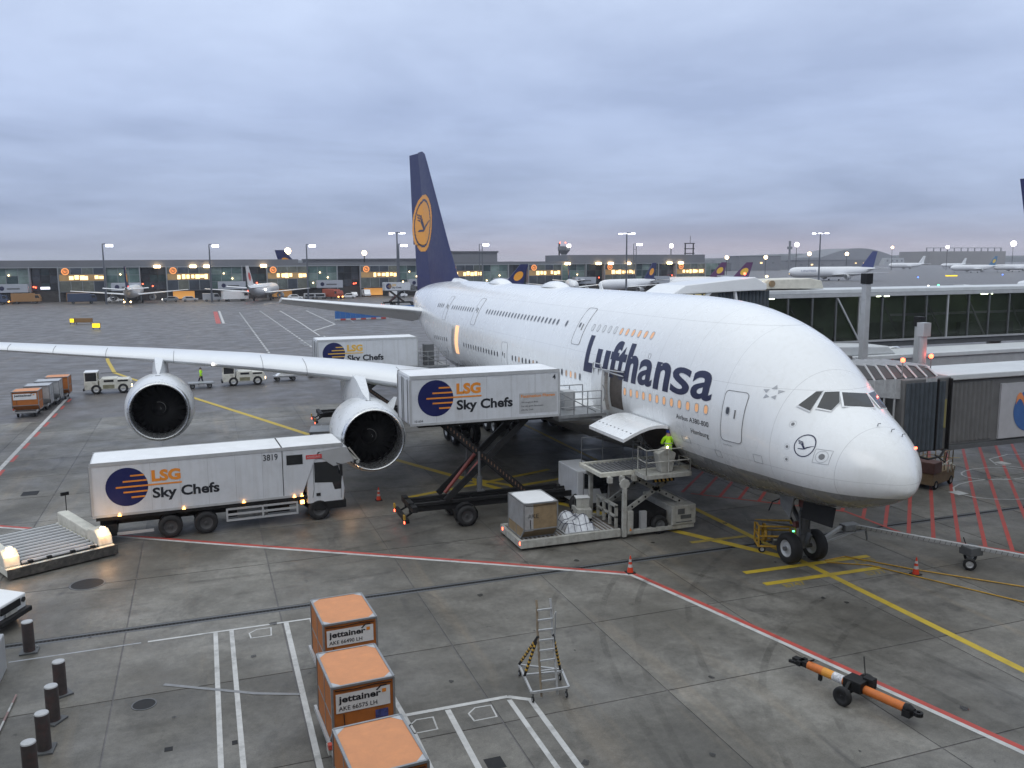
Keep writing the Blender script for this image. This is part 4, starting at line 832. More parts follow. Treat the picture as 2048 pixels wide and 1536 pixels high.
# ---------------------------------------------------------------- people
def person(label, loc, rz, pose='stand', cap=capb, sc=1.0):
    P = {'pel': (0, 0, .95), 'ch': (0, .02, 1.28), 'nk': (0, .0, 1.50), 'hd': (0, -.02, 1.62), 'tp': (0, -.02, 1.74)}
    if pose == 'reach': P.update(sL=(.19, 0, 1.42), eL=(.27, -.16, 1.16), wL=(.17, -.36, 1.10), sR=(-.19, 0, 1.42), eR=(-.27, -.15, 1.16), wR=(-.15, -.36, 1.12), kL=(.11, -.02, .5), aL=(.12, .02, .08), kR=(-.11, -.04, .5), aR=(-.12, .0, .08))
    elif pose == 'walk': P.update(sL=(.19, 0, 1.42), eL=(.26, .10, 1.14), wL=(.25, .02, .92), sR=(-.19, 0, 1.42), eR=(-.26, -.08, 1.15), wR=(-.23, -.24, .98), kL=(.10, -.20, .52), aL=(.10, -.18, .08), kR=(-.10, .06, .50), aR=(-.10, .28, .12))
    else: P.update(sL=(.19, 0, 1.42), eL=(.25, .02, 1.14), wL=(.25, -.10, .90), sR=(-.19, 0, 1.42), eR=(-.25, .02, 1.14), wR=(-.24, -.08, .90), kL=(.11, -.02, .5), aL=(.12, .02, .08), kR=(-.11, -.02, .5), aR=(-.12, .02, .08))
    for k in 'LR':
        a = V(P['a'+k]); P['t'+k] = tuple(a+V((0, -.17, -.035))); w_ = V(P['w'+k]); e_ = V(P['e'+k]); d = (w_-e_).normalized(); P['h'+k] = tuple(w_+d*.08)
        side = d.cross(V((0, 0, 1))); side = side.normalized() if side.length > .01 else V((1, 0, 0))
        for i in range(4): P['f%d%s' % (i, k)] = tuple(w_+d*(.17-.012*abs(i-1.2))+side*(.026*(i-1.5))+V((0, 0, -.015)))
        P['f4'+k] = tuple(w_+d*.08+side*(.065 if k == 'L' else -.065))
    E_ = [('pel', 'ch'), ('ch', 'nk'), ('nk', 'hd'), ('hd', 'tp')]; RD = {'pel': .15, 'ch': .165, 'nk': .065, 'hd': .095, 'tp': .08}
    for k in 'LR':
        P['hip'+k] = (.10 if k == 'L' else -.10, 0, .88)
        E_ += [('nk', 's'+k), ('s'+k, 'e'+k), ('e'+k, 'w'+k), ('w'+k, 'h'+k), ('pel', 'hip'+k), ('hip'+k, 'k'+k), ('k'+k, 'a'+k), ('a'+k, 't'+k)]+[('h'+k, 'f%d%s' % (i, k)) for i in range(4)]+[('w'+k, 'f4'+k)]
        RD.update({'s'+k: .085, 'e'+k: .06, 'w'+k: .036, 'h'+k: .036, 'hip'+k: .11, 'k'+k: .075, 'a'+k: .055, 't'+k: .045})
        for i in range(5): RD['f%d%s' % (i, k)] = .0095
    names = list(P); me = bpy.data.meshes.new('body'); me.from_pydata([P[n] for n in names], [(names.index(a), names.index(b)) for a, b in E_], [])
    o = bpy.data.objects.new('body', me); C.objects.link(o); sk = o.modifiers.new('skin', 'SKIN'); o.modifiers.new('sub', 'SUBSURF').levels = 1
    for i, n in enumerate(names): sv = me.skin_vertices[0].data[i]; sv.radius = (RD[n], RD[n]*(.72 if n in ('pel', 'ch') else 1)); sv.use_root = (n == 'pel')
    bpy.context.view_layer.update(); ev = bpy.data.meshes.new_from_object(o.evaluated_get(bpy.context.evaluated_depsgraph_get())); bpy.data.objects.remove(o)
    ev.materials.clear()
    for m in (skin, hivis, denim, black): ev.materials.append(m)
    for p in ev.polygons:
        c0 = p.center; z_ = c0.z; hand = any((c0-V(P['h'+k])).length < .12 for k in 'LR')
        p.material_index = 0 if (z_ > 1.49 and abs(c0.x) < .1) or hand else 3 if z_ < .12 else 1 if z_ > .93 else 2
        p.use_smooth = True
    t = thing('person', label, 'person', loc, rz); b = link('body', ev, t)
    t.scale = (sc,)*3
    MB().lathe([(0, .108), (.04, .112), (.09, .09), (.12, .04), (.125, .005)], (0, -.02, 1.68), (0, .05, 1), 14).box(-.06, .06, -.2, -.1, 1.685, 1.70).build('cap', cap, t, smooth=40)
    q = MB()
    for z_ in (1.05, 1.18): q.lathe([(0, .178), (.045, .178)], (0, .01, z_), (0, 0, 1), 14)
    o = q.build('reflective_band', mat('reflective_silver', (.5, .5, .5), .3, var=0), t); o.scale = (1.02, .80, 1)
    for sg in (-1, 1): MB().sph((sg*.033, -.112, 1.635), .011, 6).build('eye', void, t)
    MB().sph((0, -.125, 1.60), .018, 6, (1, 1.2, 1.4)).build('nose', skin, t); MB().box(-.025, .025, -.122, -.108, 1.555, 1.565).build('mouth', mat('lips', (.3, .12, .1), .6), t)
    for sg in (-1, 1): MB().sph((sg*.098, -.02, 1.62), .028, 6, (.4, .8, 1.2)).build('ear', skin, t)
    return t
# ---------------------------------------------------------------- container loader
CLX, CLY = 12.3, 33.1
CL = thing('container_loader', 'cream scissor-lift container loader raised to the open cargo door under the airliner nose', 'loader', (CLX, CLY, 0))
q = MB(); q.box(0, 4.75, 0, .16, .12, .48).box(0, 4.75, 2.5, 2.66, .12, .48).box(0, .14, .16, 2.5, .12, .44); q.build('platform_frame', worn, CL, bevel=.02)
MB().box(.14, 4.7, .16, 2.5, .2, .40).build('platform_deck', mat('deck_rust', (.14, .12, .10), .7, var=.3, scale=3, dirt=.5, dirtcol=(.22, .14, .08)), CL)
q = MB()
for k in range(22): x = .3+k*.2; q.cyl((x, .2, .41), (x, 2.46, .41), .035, n=6)
tag(q.build('platform_rollers', lgrey, CL), kind='stuff')
for y in (.06, 2.3): MB().box(-.02, 0, y, y+.08, .28, .4).build('rear_lamp', redl, CL)
for x, y in ((4.9, .0), (4.55, 2.75)):
    q = MB(); q.box(x-.09, x+.09, y-.09, y+.09, .1, 2.35); p_ = q.build('guide_post', worn, CL, bevel=.015)
    MB().cyl((x, y-.06, 2.52), (x, y+.06, 2.52), .24, n=8).build('post_head', worn, p_)
# front chassis
for y in (0, 2.5): MB().box(4.8, 8.5, y, y+.2, .15, .35).build('front_rail', worn, CL, bevel=.02)
MB().box(7.3, 8.55, -.05, 2.75, .35, 1.25).build('engine_housing', worn, CL, bevel=.04)
q = MB(); q.box(7.6, 7.95, -.065, -.05, .85, 1.1).box(7.75, 8.3, -.065, -.05, .62, .8).box(7.5, 8.35, -.062, -.05, .46, .5); q.build('warning_label', dgrey, CL)
MB().box(5.2, 7.2, .3, 2.4, .3, 1.0).build('hydraulic_bay', dark, CL)
MB().box(5.05, 5.35, -.05, .2, .2, 1.25).build('side_cabinet', worn, CL, bevel=.03); MB().box(5.75, 6.05, .02, .2, .3, 1.15).build('valve_block', lgrey, CL)
MB().prism([(5.14, .35), (5.26, .35), (5.2, .5)], 'y', -.06, -.052).build('hazard_mark', orange, CL)
for y in (.15, 2.55): wheel(CL, (6.75, y, .42), .42, .28, (0, 1, 0), dgrey, n=18)
for sg, y in ((0, .5), (1, 2.2)):
    for a, b in (((5.2, 1.1), (8.2, 2.85)), ((5.2, 2.85), (8.3, 1.15))):
        q = MB(); p0, p1 = V((a[0], y, a[1])), V((b[0], y, b[1])); q.bar(p0, p1, .1, .2); o = q.build('scissor_arm', worn, CL)
        q = MB(); d = p1-p0
        for k in range(8): c0 = p0+d*((k+1)/9); q.cyl(c0+V((0, -.06, 0)), c0+V((0, -.052, 0)), .05, n=8)
        q.build('arm_hole', void, o)
# guards between the posts
q = MB()
for k in range(4): y = .3+k*.62; q.box(4.62, 4.74, y, y+.1, .45, 1.45)
q.box(4.62, 4.74, .3, 2.3, 1.38, 1.5).box(4.62, 4.74, .3, 2.3, .9, .98); q.build('stop_guard', worn, CL)
# raised bridge deck
q = MB(); q.box(3.9, 8.4, .35, .5, 2.42, 2.62).box(3.9, 8.4, 2.5, 2.65, 2.42, 2.62).box(3.9, 4.05, .5, 2.5, 2.42, 2.6).box(8.25, 8.4, .5, 2.5, 2.42, 2.6); q.build('bridge_frame', gse, CL, bevel=.015)
MB().box(4.05, 8.25, .5, 2.5, 2.4, 2.5).build('bridge_deck', mat('deck_grey', (.16, .15, .14), .7, var=.25, scale=4), CL)
q = MB()
for k in range(20): x = 4.15+k*.21; q.cyl((x, .55, 2.53), (x, 2.45, 2.53), .04, n=6)
tag(q.build('bridge_rollers', grey, CL), kind='stuff')
for k in range(6): x = 4.3+k*.6; MB().cyl((x, .35, 2.38), (x, .2, 2.38), .09, n=8).box(x-.1, x+.1, .15, .35, 2.18, 2.42).build('side_guide', worn, CL)
q = MB(); railing(q, [(4.0, 2.6, 2.62), (8.3, 2.6, 2.62)], 1.15, (.5,), .022, 1.1); q.build('bridge_railing', dgrey, CL)
q = MB(); railing(q, [(5.5, .4, 2.62), (5.9, .4, 2.62)], 1.3, (.5,), .022, .4); q.build('bridge_railing', dgrey, CL)
# operator cage on the near side
cg = MB(); cg.box(6.15, 8.45, -.78, .3, 2.42, 2.62); cg = cg.build('operator_platform', worn, CL, bevel=.02)
q = MB(); railing(q, [(6.3, .25, 2.62), (6.2, -.72, 2.62), (8.4, -.72, 2.62), (8.4, .25, 2.62)], 1.1, (.5,), .028, 1.1); q.build('cage_railing', worn, cg)
q = MB(); q.prism([(7.05, 2.62), (7.6, 2.62), (7.78, 3.45), (7.35, 3.72), (6.85, 3.5)], 'y', -.55, -.1); q.build('control_console', worn, cg, bevel=.04)
MB().sph((7.35, -.5, 3.75), .05, 8).build('console_lamp', warml, cg)
q = MB()
for k in range(5): q.add([(6.7+k*.2, -.5, 2.40), (6.8+k*.2, -.5, 2.40), (6.86+k*.2, -.5, 2.22), (6.76+k*.2, -.5, 2.22)], [(0, 1, 2, 3)])
MB().box(6.65, 7.75, -.49, -.46, 2.2, 2.42).build('hazard_board', black, cg); q.build('hazard_stripes', gold, cg)
for o in CL.children:
    if o.name.split('.')[0] in ('bridge_frame', 'bridge_deck', 'bridge_rollers', 'side_guide', 'bridge_railing', 'operator_platform'): o.location.z = .38
cg.location.x = -.62
OP = person('person in hi-vis jacket and blue cap working the loader console, seen from behind', (CLX+7.05, CLY-.02, 3.0), R(160), 'reach')
# cargo on the loader
def ake(name, label, loc, rz, side_m, top_m, code=None, sign=True, group=None, cat='container'):
    t = thing(name, label, cat, loc, rz, group)
    q = MB(); q.prism([(-.56, 0), (.99, 0), (.99, 1.6), (-.99, 1.6), (-.99, .46)], 'x', -.765, .765); sh = q.build('shell', side_m, t)
    MB().box(-.745, .745, -.97, .97, 1.603, 1.612).build('roof_panel', top_m, t)
    q = MB(); e = .03
    for y in (-.99, .99): q.bar((-.765, y, 1.6), (.765, y, 1.6), .055)
    for x in (-.765, .765):
        q.bar((x, -.99, 1.6), (x, .99, 1.6), .055).bar((x, .99, 0), (x, .99, 1.6), .055).bar((x, -.99, .46), (x, -.99, 1.6), .055).bar((x, -.56, 0), (x, -.99, .46), .055).bar((x, -.56, .02), (x, .99, .02), .06)
    q.bar((-.765, -.56, .02), (.765, -.56, .02), .06).bar((-.765, -.99, .46), (.765, -.99, .46), .05); q.build('edge_frame', grey, t)
    for sx2 in (-1, 1):
        for sy2 in (-1, 1): MB().add([(sx2*.74, sy2*.965, 1.617), (sx2*.52, sy2*.965, 1.617), (sx2*.74, sy2*.72, 1.617)], [(0, 1, 2)]).build('corner_gusset', lgrey, t, fix=False)
        MB().box(sx2*.768-.008, sx2*.768+.008, -.02, .02, .05, 1.57).build('side_batten', grey, t); MB().box(sx2*.768-.008, sx2*.768+.008, -.9, .95, .74, .78).build('side_batten', grey, t)
    q = MB(); q.tube([(-.70, -1.015, 1.52), (-.2, -1.03, 1.50), (.3, -1.03, 1.53), (.70, -1.015, 1.5)], .012, 4).tube([(-.5, -1.02, .9), (-.48, -1.03, .5)], .014, 4); q.build('strap', dark, t)
    if sign:
        MB().box(-.68, .66, -1.012, -1.006, .93, 1.42).build('sign_plate', mat('sign_white', (.68, .68, .68), .5, var=.08, dirt=.3, dirtcol=(.4, .38, .36)), t)
        q = MB(); flat_text(q, 'jettainer', .17, lambda a, b: (-.62+a, -1.018, 1.2+b), 1.05, .03)
        q.add([(.30, -1.018, 1.36), (.42, -1.018, 1.46), (.58, -1.018, 1.46), (.58, -1.018, 1.43), (.44, -1.018, 1.43), (.34, -1.018, 1.34)], [(0, 1, 2, 3, 4, 5)])
        q.build('lettering', blackt, t, fix=False)
        MB().box(.46, .56, -1.020, -1.016, 1.27, 1.36).build('logo_square', orange, t)
        if code: q = MB(); flat_text(q, code, .115, lambda a, b: (-.62+a, -1.018, .99+b), .95, .008); q.build('lettering', blackt, t, fix=False)
    return t
U1 = ake('cargo_container', 'silver-topped tan cargo container riding on the container loader platform', (13.25, 34.15, .45), R(0), tan, roofw, sign=False)
MB().box(-.778, -.768, -.9, .95, .5, 1.56).build('door_panel', ulds, U1); q = MB(); flat_text(q, 'AKE', .2, lambda a, b: (-.60+a, -1.0, .95+b)); q.build('lettering', blackt, U1, fix=False)
MB().box(-.75, -.35, -1.0, -.994, .4, 1.55).build('end_panel', ulds, U1)
NP = thing('netted_pallet', 'low cargo load under a silvery net beside the tan container on the loader', 'cargo pallet', (15.25, 34.2, .45))
q = MB(); rows_ = [[(-.75+1.5*i/10, -.85+1.7*j/10, max(.04, (.46+.10*math.sin(i*.9+j*.6)+.08*math.cos(j*1.1-i*.5))*min(1, 3*min(i, 10-i)/5, 3*min(j, 10-j)/5)+.04)) for i in range(11)] for j in range(11)]
q.grid(rows_); q.build('load_sheet', mat('sheet_silver', (.55, .57, .60), .35, metal=.2, var=.25, scale=5), NP, smooth=30)
q = MB()
for k in range(1, 10, 2): q.tube([V(p)+V((0, 0, .012)) for p in rows_[k]], .012, 4).tube([V(r_[k])+V((0, 0, .012)) for r_ in rows_], .012, 4)
q.build('net', navyt, NP); MB().box(-.8, .8, -.9, .9, 0, .05).build('pallet_base', lgrey, NP)
DU = thing('tow_tractor', 'small glazed-cab tractor lashed on the loader platform just behind the netted load', 'tractor', (15.95, 34.55, .45), R(80))
def tug(t, body, L_=3.0, lit=False):
    MB().prism([(0, .35), (L_, .35), (L_, .95), (L_*.62, 1.05), (L_*.6, 1.1), (0, 1.1)], 'y', -.65, .65).build('body', body, t, bevel=.04)
    q = MB(); q.prism([(L_*.28, 1.1), (L_*.66, 1.06), (L_*.60, 1.85), (L_*.3, 1.85)], 'y', -.58, .58); cb = q.build('cab', body, t, bevel=.03)
    for sg in (-1, 1):
        y = sg*.586; q = MB(); q.add([(L_*.32, y, 1.18), (L_*.61, y, 1.18), (L_*.575, y, 1.75), (L_*.33, y, 1.75)], [(0, 1, 2, 3)]); q.build('side_window', glass, cb)
        for x in (L_*.2, L_*.8): wheel(t, (x, sg*.58, .36), .36, .2, (0, 1, 0), lgrey, n=16)
        MB().box(L_+.0, L_+.03, sg*.45-.1, sg*.45+.1, .7, .85).build('headlamp', warml if lit else lgrey, t)
    q = MB(); q.add([(L_*.665, -.5, 1.12), (L_*.665, .5, 1.12), (L_*.605, .5, 1.78), (L_*.605, -.5, 1.78)], [(0, 1, 2, 3)]); o = q.build('windscreen', glass, cb); o.location.x = .02
    MB().box(L_*.26, L_*.66, -.62, .62, 1.85, 1.92).build('cab_roof', white, cb, bevel=.02)
    MB().box(L_-.02, L_+.12, -.68, .68, .3, .52).build('bumper', dark, t, bevel=.02); MB().box(-.25, 0, -.1, .1, .35, .5).build('tow_hitch', dark, t)
    return t
tug(DU, worn, 2.2); DU.scale = (.52, .52, .58)
# ---------------------------------------------------------------- near apron equipment
def dolly(t, L_=2.6):
    q = MB(); q.box(-.8, .8, -1.25, 1.25, .34, .46); q.build('dolly_frame', grey, t, bevel=.02)
    q = MB(); q.box(-.85, -.78, -1.25, 1.25, .46, .58); q.build('side_stop', lgrey, t); MB().box(.78, .85, -1.25, 1.25, .46, .58).build('side_stop', lgrey, t)
    for x in (-.62, .62):
        for y in (-.85, .85): wheel(t, (x, y, .2), .2, .14, (1, 0, 0), dgrey, n=14)
    MB().bar((0, 1.25, .38), (0, 2.1, .32), .07).lathe([(-.03, .04), (-.03, .09), (.03, .09), (.03, .04)], (0, 2.18, .32), (0, 0, 1), 10).build('drawbar', dgrey, t)
    MB().box(-.92, -.80, -1.1, -.86, .46, .66).build('lock_lever', worn, t); MB().box(-.92, -.82, -1.15, -1.0, .62, .74).build('lever_flag', mat('flag_red', (.4, .06, .04), .6), t)
    return t
rowp = [((3.5, 24.6), R(3), 'farthest', 'AKE 66490 LH', 'by the drain channel'), ((3.2, 20.85), R(3), 'middle', 'AKE 66575 LH', 'in the middle'), ((3.08, 17.0), R(4), 'nearest', 'AKE 66312 LH', 'cut off by the frame edge')]
first_d = None
for (x, y), rz, a, code, b in rowp:
    ake('cargo_container', {'farthest': 'orange cargo container numbered AKE 66490 LH, farthest of the row of three', 'middle': 'orange cargo container numbered AKE 66575 LH, middle of the row of three', 'nearest': 'orange cargo container nearest the camera in the row of three, cut off by frame'}[a], (x, y, .5), rz, uldo, uldt, code, True, 'orange containers in the foreground row')
    lb = {'farthest': 'low grey container dolly under the farthest orange container of the foreground row', 'middle': 'low grey container dolly under the middle orange container of the foreground row', 'nearest': 'low grey container dolly under the nearest orange container of the foreground row'}[a]
    if first_d is None: first_d = dolly(thing('container_dolly', lb, 'dolly', (x, y, 0), rz, 'container dollies'))
    else: dup(first_d, (x, y, 0), rz, lb)
MB().add([(.28, -1.02, .62), (.60, -1.02, .62), (.60, -1.02, .84), (.28, -1.02, .84)], [(0, 1, 2, 3)]).build('sticker', mat('sticker_blue', (.05, .06, .2), .5, var=.6, scale=9), [o for o in C.objects if o.get('label', '').startswith('orange cargo container numbered AKE 66575')][0])
# wheeled ladder
LD = thing('ladder_stand', 'wheeled aluminium access ladder on a triangular base with black and yellow struts', 'ladder', (8.75, 21.9, 0), R(-4))
for sg in (-1, 1):
    q = MB(); q.tube([(sg*.24, -.78, .12), (sg*.22, -.35, 1.9), (sg*.21, -.28, 2.55), (sg*.21, -.22, 2.75)], .033, 6); q.build('stile', lgrey if sg > 0 else mat('worn_stile', (.25, .2, .14), .6, var=.3), LD)
for k in range(9):
    z_ = .25+k*.28; y = -.75+.40*(z_-.2)/2.2; MB().bar((-.22, y, z_), (.22, y, z_), .05, .04).build('rung', lgrey, LD)
q = MB()
for a, b in (((-.55, -.85, .32), (.55, -.85, .32)), ((-.55, -.85, .32), (-.42, .85, .32)), ((.55, -.85, .32), (.7, .2, .32)), ((-.42, .85, .32), (.7, .2, .32)), ((-.45, .2, .32), (.7, .1, .32))): q.bar(a, b, .06)
q.build('base_frame', lgrey, LD)
for a, b in (((-.42, .85, .34), (-.22, -.42, 1.75)), ((-.48, .1, .34), (-.23, -.42, 1.75)), ((.66, .2, .34), (.22, -.42, 1.75))):
    st = MB().bar(a, b, .055).build('strut', black, LD); d = V(b)-V(a); q = MB()
    for k in range(7): c0 = V(a)+d*((k+1.5)/10); q.bar(c0, c0+d*.045, .062)
    tag(q.build('hazard_band', gold, st), kind='stuff')
for x, y in ((-.5, -.8), (.5, -.8), (-.42, .8), (.65, .2)):
    q = MB(); q.bar((x, y, .32), (x, y, .14), .04); o = q.build('castor_fork', dgrey, LD); wheel(LD, (x, y, .09), .09, .05, (1, 0, 0), n=12, name='castor')
MB().tube([(.25, -.3, 2.2), (.36, -.25, 2.35), (.36, -.15, 1.4), (.25, -.4, 1.3)], .02).build('handrail', lgrey, LD)
# orange towbar lying in the foreground
TB = thing('tow_bar', 'orange aircraft tow bar with two black wheels beside the red and white line', 'tow bar', (16.75, 18.2, 0), R(17))
q = MB(); q.cyl((0, 1.45, .42), (0, -1.5, .36), .125, n=16); q.build('tube', tbo, TB, smooth=40)
q = MB(); q.lathe([(0, .10), (.2, .14), (.36, .07)], (0, -1.42, .37), (0, -1, 0), 12); q.box(-.16, .16, -1.72, -1.5, .18, .36).build('hitch_head', dark, TB, smooth=30)
MB().lathe([(-.05, .05), (-.05, .12), (.05, .12), (.05, .05)], (0, -1.88, .34), (0, 0, 1), 14).build('tow_eye', dark, TB)
q = MB(); q.box(-.1, .1, 1.45, 1.95, .34, .5).bar((-.16, 1.7, .42), (-.16, 2.0, .40), .08).bar((.16, 1.7, .42), (.16, 2.0, .40), .08).box(-.2, .2, 1.62, 1.74, .36, .5).bar((0, 1.5, .5), (.05, 1.3, .62), .04); q.build('nose_fork', dark, TB)
q = MB(); q.box(-.24, .24, -.35, .2, .30, .62).bar((-.2, 0, .55), (-.55, -.05, .3), .1).bar((.2, 0, .55), (.5, -.05, .3), .1).cyl((-.62, -.05, .27), (.6, -.05, .27), .04).box(.1, .35, -.5, -.2, .45, .68); q.build('axle_carrier', dark, TB, bevel=.02)
for sg in (-1, 1): wheel(TB, (sg*.62, -.05, .27), .27, .16, (1, 0, 0), black, n=20)
MB().bar((.25, -.2, .62), (.55, .05, 1.05), .03).build('pump_lever', dark, TB); MB().bar((0, 1.05, .35), (0, 1.05, .1), .09).build('prop_foot', dark, TB)
MB().cyl((0, .95, .412), (0, .38, .40), .128, n=16).build('decal_band', mat('decal_orange_yellow', (.70, .30, .04), .5), TB); MB().cyl((0, .62, .405), (0, .30, .398), .131, n=16).build('decal_white', mat('decal_white', (.6, .6, .62), .5, var=.4, scale=14), TB)
# grey towbar still on the nose wheel
GB = thing('tow_bar', 'long grey tow bar hitched to the airliner nose wheel, running off frame right', 'tow bar', (0, 0, 0))
q = MB(); q.bar((25.3, 28.45, 1.12), (30.6, 23.0, .62), .14, .16); q.build('bar', lgrey, GB, bevel=.02)
q = MB(); q.bar((23.35, 27.75, .78), (25.3, 28.45, 1.12), .13, .12).bar((23.4, 27.9, .62), (25.6, 28.2, .85), .07); q.build('hitch_arm', lgrey, GB)
MB().box(25.0, 25.75, 28.1, 28.5, .92, 1.2).build('shear_head', grey, GB, bevel=.03); MB().bar((25.9, 27.9, .95), (25.95, 27.85, .55), .06).build('jack_foot', grey, GB)
q = MB(); q.box(28.3, 28.95, 24.75, 25.35, .5, .85); q.build('axle_box', dgrey, GB, bevel=.03); 
for x, y in ((28.2, 24.7), (29.05, 25.45)): wheel(GB, (x, y, .25), .25, .14, (.72, .69, 0), n=16)
MB().bar((28.5, 25.2, .85), (28.45, 25.3, 1.15), .03).build('pump_lever', dark, GB)
q = MB(); d = V((5.3, -5.45, -.5)); p0 = V((25.3, 28.45, 1.12))
for k in range(34): c0 = p0+d*((k+3)/38)+V((-.052, -.052, 0)); q.bar(c0+V((0, 0, -.07)), c0+V((.03, -.03, .06)), .03, .012)
tag(q.build('hazard_band', dark, GB), kind='stuff')
# yellow power cart behind the nose wheel
GP = thing('power_cart', 'yellow tubular cable cart standing right behind the airliner nose wheel', 'cart', (22.55, 29.55, 0), R(-25))
q = MB()
for x in (-.75, .75):
    for y in (-.45, .45): q.cyl((x, y, .25), (x, y, 1.15), .045, n=8)
for z_ in (.28, .72, 1.15):
    for a, b in (((-.75, -.45), (.75, -.45)), ((.75, -.45), (.75, .45)), ((.75, .45), (-.75, .45)), ((-.75, .45), (-.75, -.45))): q.cyl((*a, z_), (*b, z_), .045, n=8)
q.build('frame', gpy, GP); q = MB()
for k in range(5): q.lathe([(-.05+k*.01, .28+k*.03), (.05+k*.01, .28+k*.03)], (-.45, -.1+k*.06, .7), (1, 0, 0), 16)
q.build('cable_coil', gpy, GP); MB().box(-.1, .6, -.3, .3, .3, .72).build('power_unit', dgrey, GP, bevel=.03); MB().box(-.15, .35, -.47, -.46, .55, .62).build('name_plate', worn, GP)
for x in (-.6, .6):
    for y in (-.42, .42): wheel(GP, (x, y, .15), .15, .09, (0, 1, 0), n=14)
MB().box(.62, .7, -.5, -.46, .95, 1.0).build('status_lamp', greenl, GP); MB().bar((-1.3, -.5, 1.45), (.9, -.5, 1.2), .07).build('draw_handle', dgrey, GP)
# yellow cables across the apron
for i, pts in enumerate(([(23.6, 27.6), (24.7, 27.7), (26.1, 25.6), (28.6, 22.6), (31, 20)], [(23.5, 27.4), (24.9, 26.5), (25.7, 24.8), (27.3, 21.5), (29, 18.6)])):
    q = MB(); q.tube([(x, y, .03) for x, y in pts], .028, 6); tag(q.build('ground_cable', gpy), ('upper' if i == 0 else 'lower')+' of the two yellow cables trailing from the nose wheel to the right', 'cable', 'yellow power cables')
# cones
def cone(label, x, y):
    t = thing('traffic_cone', label, 'cone', (x, y, 0), 0, 'traffic cones'); MB().box(-.17, .17, -.17, .17, 0, .035).build('base', black, t)
    MB().lathe([(.03, .13), (.24, .095)], (0, 0, 0), (0, 0, 1), 16).lathe([(.24, .092), (.36, .074), (.46, .057), (.56, .042)], (0, 0, 0), (0, 0, 1), 16).lathe([(.56, .045), (.70, .02), (.70, .001)], (0, 0, 0), (0, 0, 1), 16).build('cone_body', cono, t)
    bm = bmesh.new(); me = [o for o in t.children if o.name.startswith('cone_body')][0].data; bm.from_mesh(me); bmesh.ops.remove_doubles(bm, verts=bm.verts, dist=.004); bm.to_mesh(me); bm.free()
    for z0, r0, z1, r1 in ((.24, .095, .36, .077), (.46, .06, .56, .045)): MB().lathe([(z0, r0), (z1, r1)], (0, 0, 0), (0, 0, 1), 16).build('band', pw, t)
cone('red and white cone between the lowered truck and the raised truck', 8.21, 43.3); cone('red and white cone at the bend of the red and white line', 15.5, 29.25); cone('red cone under the tow bar right of the airliner nose wheel', 25.87, 25.1)
# bollards
b0 = None
blab = ['dark bollard standing on the drain line, farthest of five', 'dark bollard second from the drain line, alone right of its row', 'dark bollard third from the drain line', 'dark bollard fourth from the drain line', 'dark bollard nearest the camera, cut off by the frame bottom']
for i, ((x, y), lb) in enumerate(zip([(-5.72, 29.75), (-4.36, 26.3), (-4.33, 24.75), (-4.33, 23.25), (-4.40, 21.85)], blab)):
    if b0 is None:
        b0 = thing('bollard', lb, 'bollard', (x, y, 0), 0, 'steel bollards at the left edge'); MB().cyl((0, 0, 0), (0, 0, 1.0), .17, n=20).build('post', mat('bollard_dark', (.055, .045, .045), .5, var=.3, scale=4, dirt=.5, dirtcol=(.16, .05, .04), dscale=3), b0, smooth=40)
        MB().lathe([(0, .172), (.03, .16), (.05, .08), (.052, .001)], (0, 0, 1.0), (0, 0, 1), 20).build('cap', lgrey, b0, smooth=40); MB().box(-.26, .26, -.24, .24, 0, .05).build('base_plate', dgrey, b0)
        for a in (-.2, .2): MB().cyl((a, .18, .05), (a, .18, .09), .03, n=6).build('bolt', grey, b0)
    else: dup(b0, (x, y, 0), i*.5, lb)
# roller transporter with lit beacons
TR = thing('pallet_transporter', 'low pallet transporter with roller deck and two glowing amber beacons at lower left', 'transporter', (-5.75, 37.95, 0), R(27))
q = MB(); q.prism([(-2.1, .12), (2.1, .12), (2.1, .42), (-2.1, .42)], 'y', 0, 5.4); q.build('deck_frame', gse, TR, bevel=.03)
q = MB()
for k in range(11):
    y = .5+k*.43; MB().cyl((-1.45, y, .47), (1.45, y, .47), .08, n=8).build('roller', lgrey, TR, smooth=40)
MB().box(-1.5, 1.5, .3, 5.3, .42, .435).build('deck_plate', dark, TR); MB().box(-2.12, 2.12, -.06, 0, .08, .46).build('front_bumper', mat('rubber_strip', (.06, .055, .05), .8, var=.4, scale=5, dirt=.4, dirtcol=(.3, .28, .24), dscale=3), TR)
for sg in (-1, 1):
    MB().prism([(.35, .42), (1.6, .42), (1.5, 1.0), (.75, 1.05), (.45, .8)], 'x', sg*1.8-.3, sg*1.8+.3).build('lamp_housing', gse, TR, bevel=.05); MB().prism([(1.65, .42), (5.2, .42), (5.2, .98), (1.65, .85)], 'x', sg*1.8-.24, sg*1.8+.24).build('side_housing', gse, TR, bevel=.05)
    MB().cyl((sg*1.8, .62, .95), (sg*1.8, .62, 1.15), .11, n=14).build('beacon', emis('beacon_amber', (1, .6, .25), 16), TR); lamp('beacon_light', (sg*1.8, .25, 1.05), 22, (1, .55, .25), .1, TR)
    for y in (1.2, 4.4): wheel(TR, (sg*1.7, y, .2), .2, .3, (1, 0, 0), n=14)
for x in (-1.2, -.5, .4, 1.2): MB().box(x-.09, x+.09, .12, .26, .5, .6).build('end_stop', dark, TR)
MB().cyl((1.95, 5.1, .95), (1.95, 5.1, 1.75), .02).box(1.75, 2.1, 5.06, 5.14, 1.7, 1.85).build('sensor_mast', dark, TR)
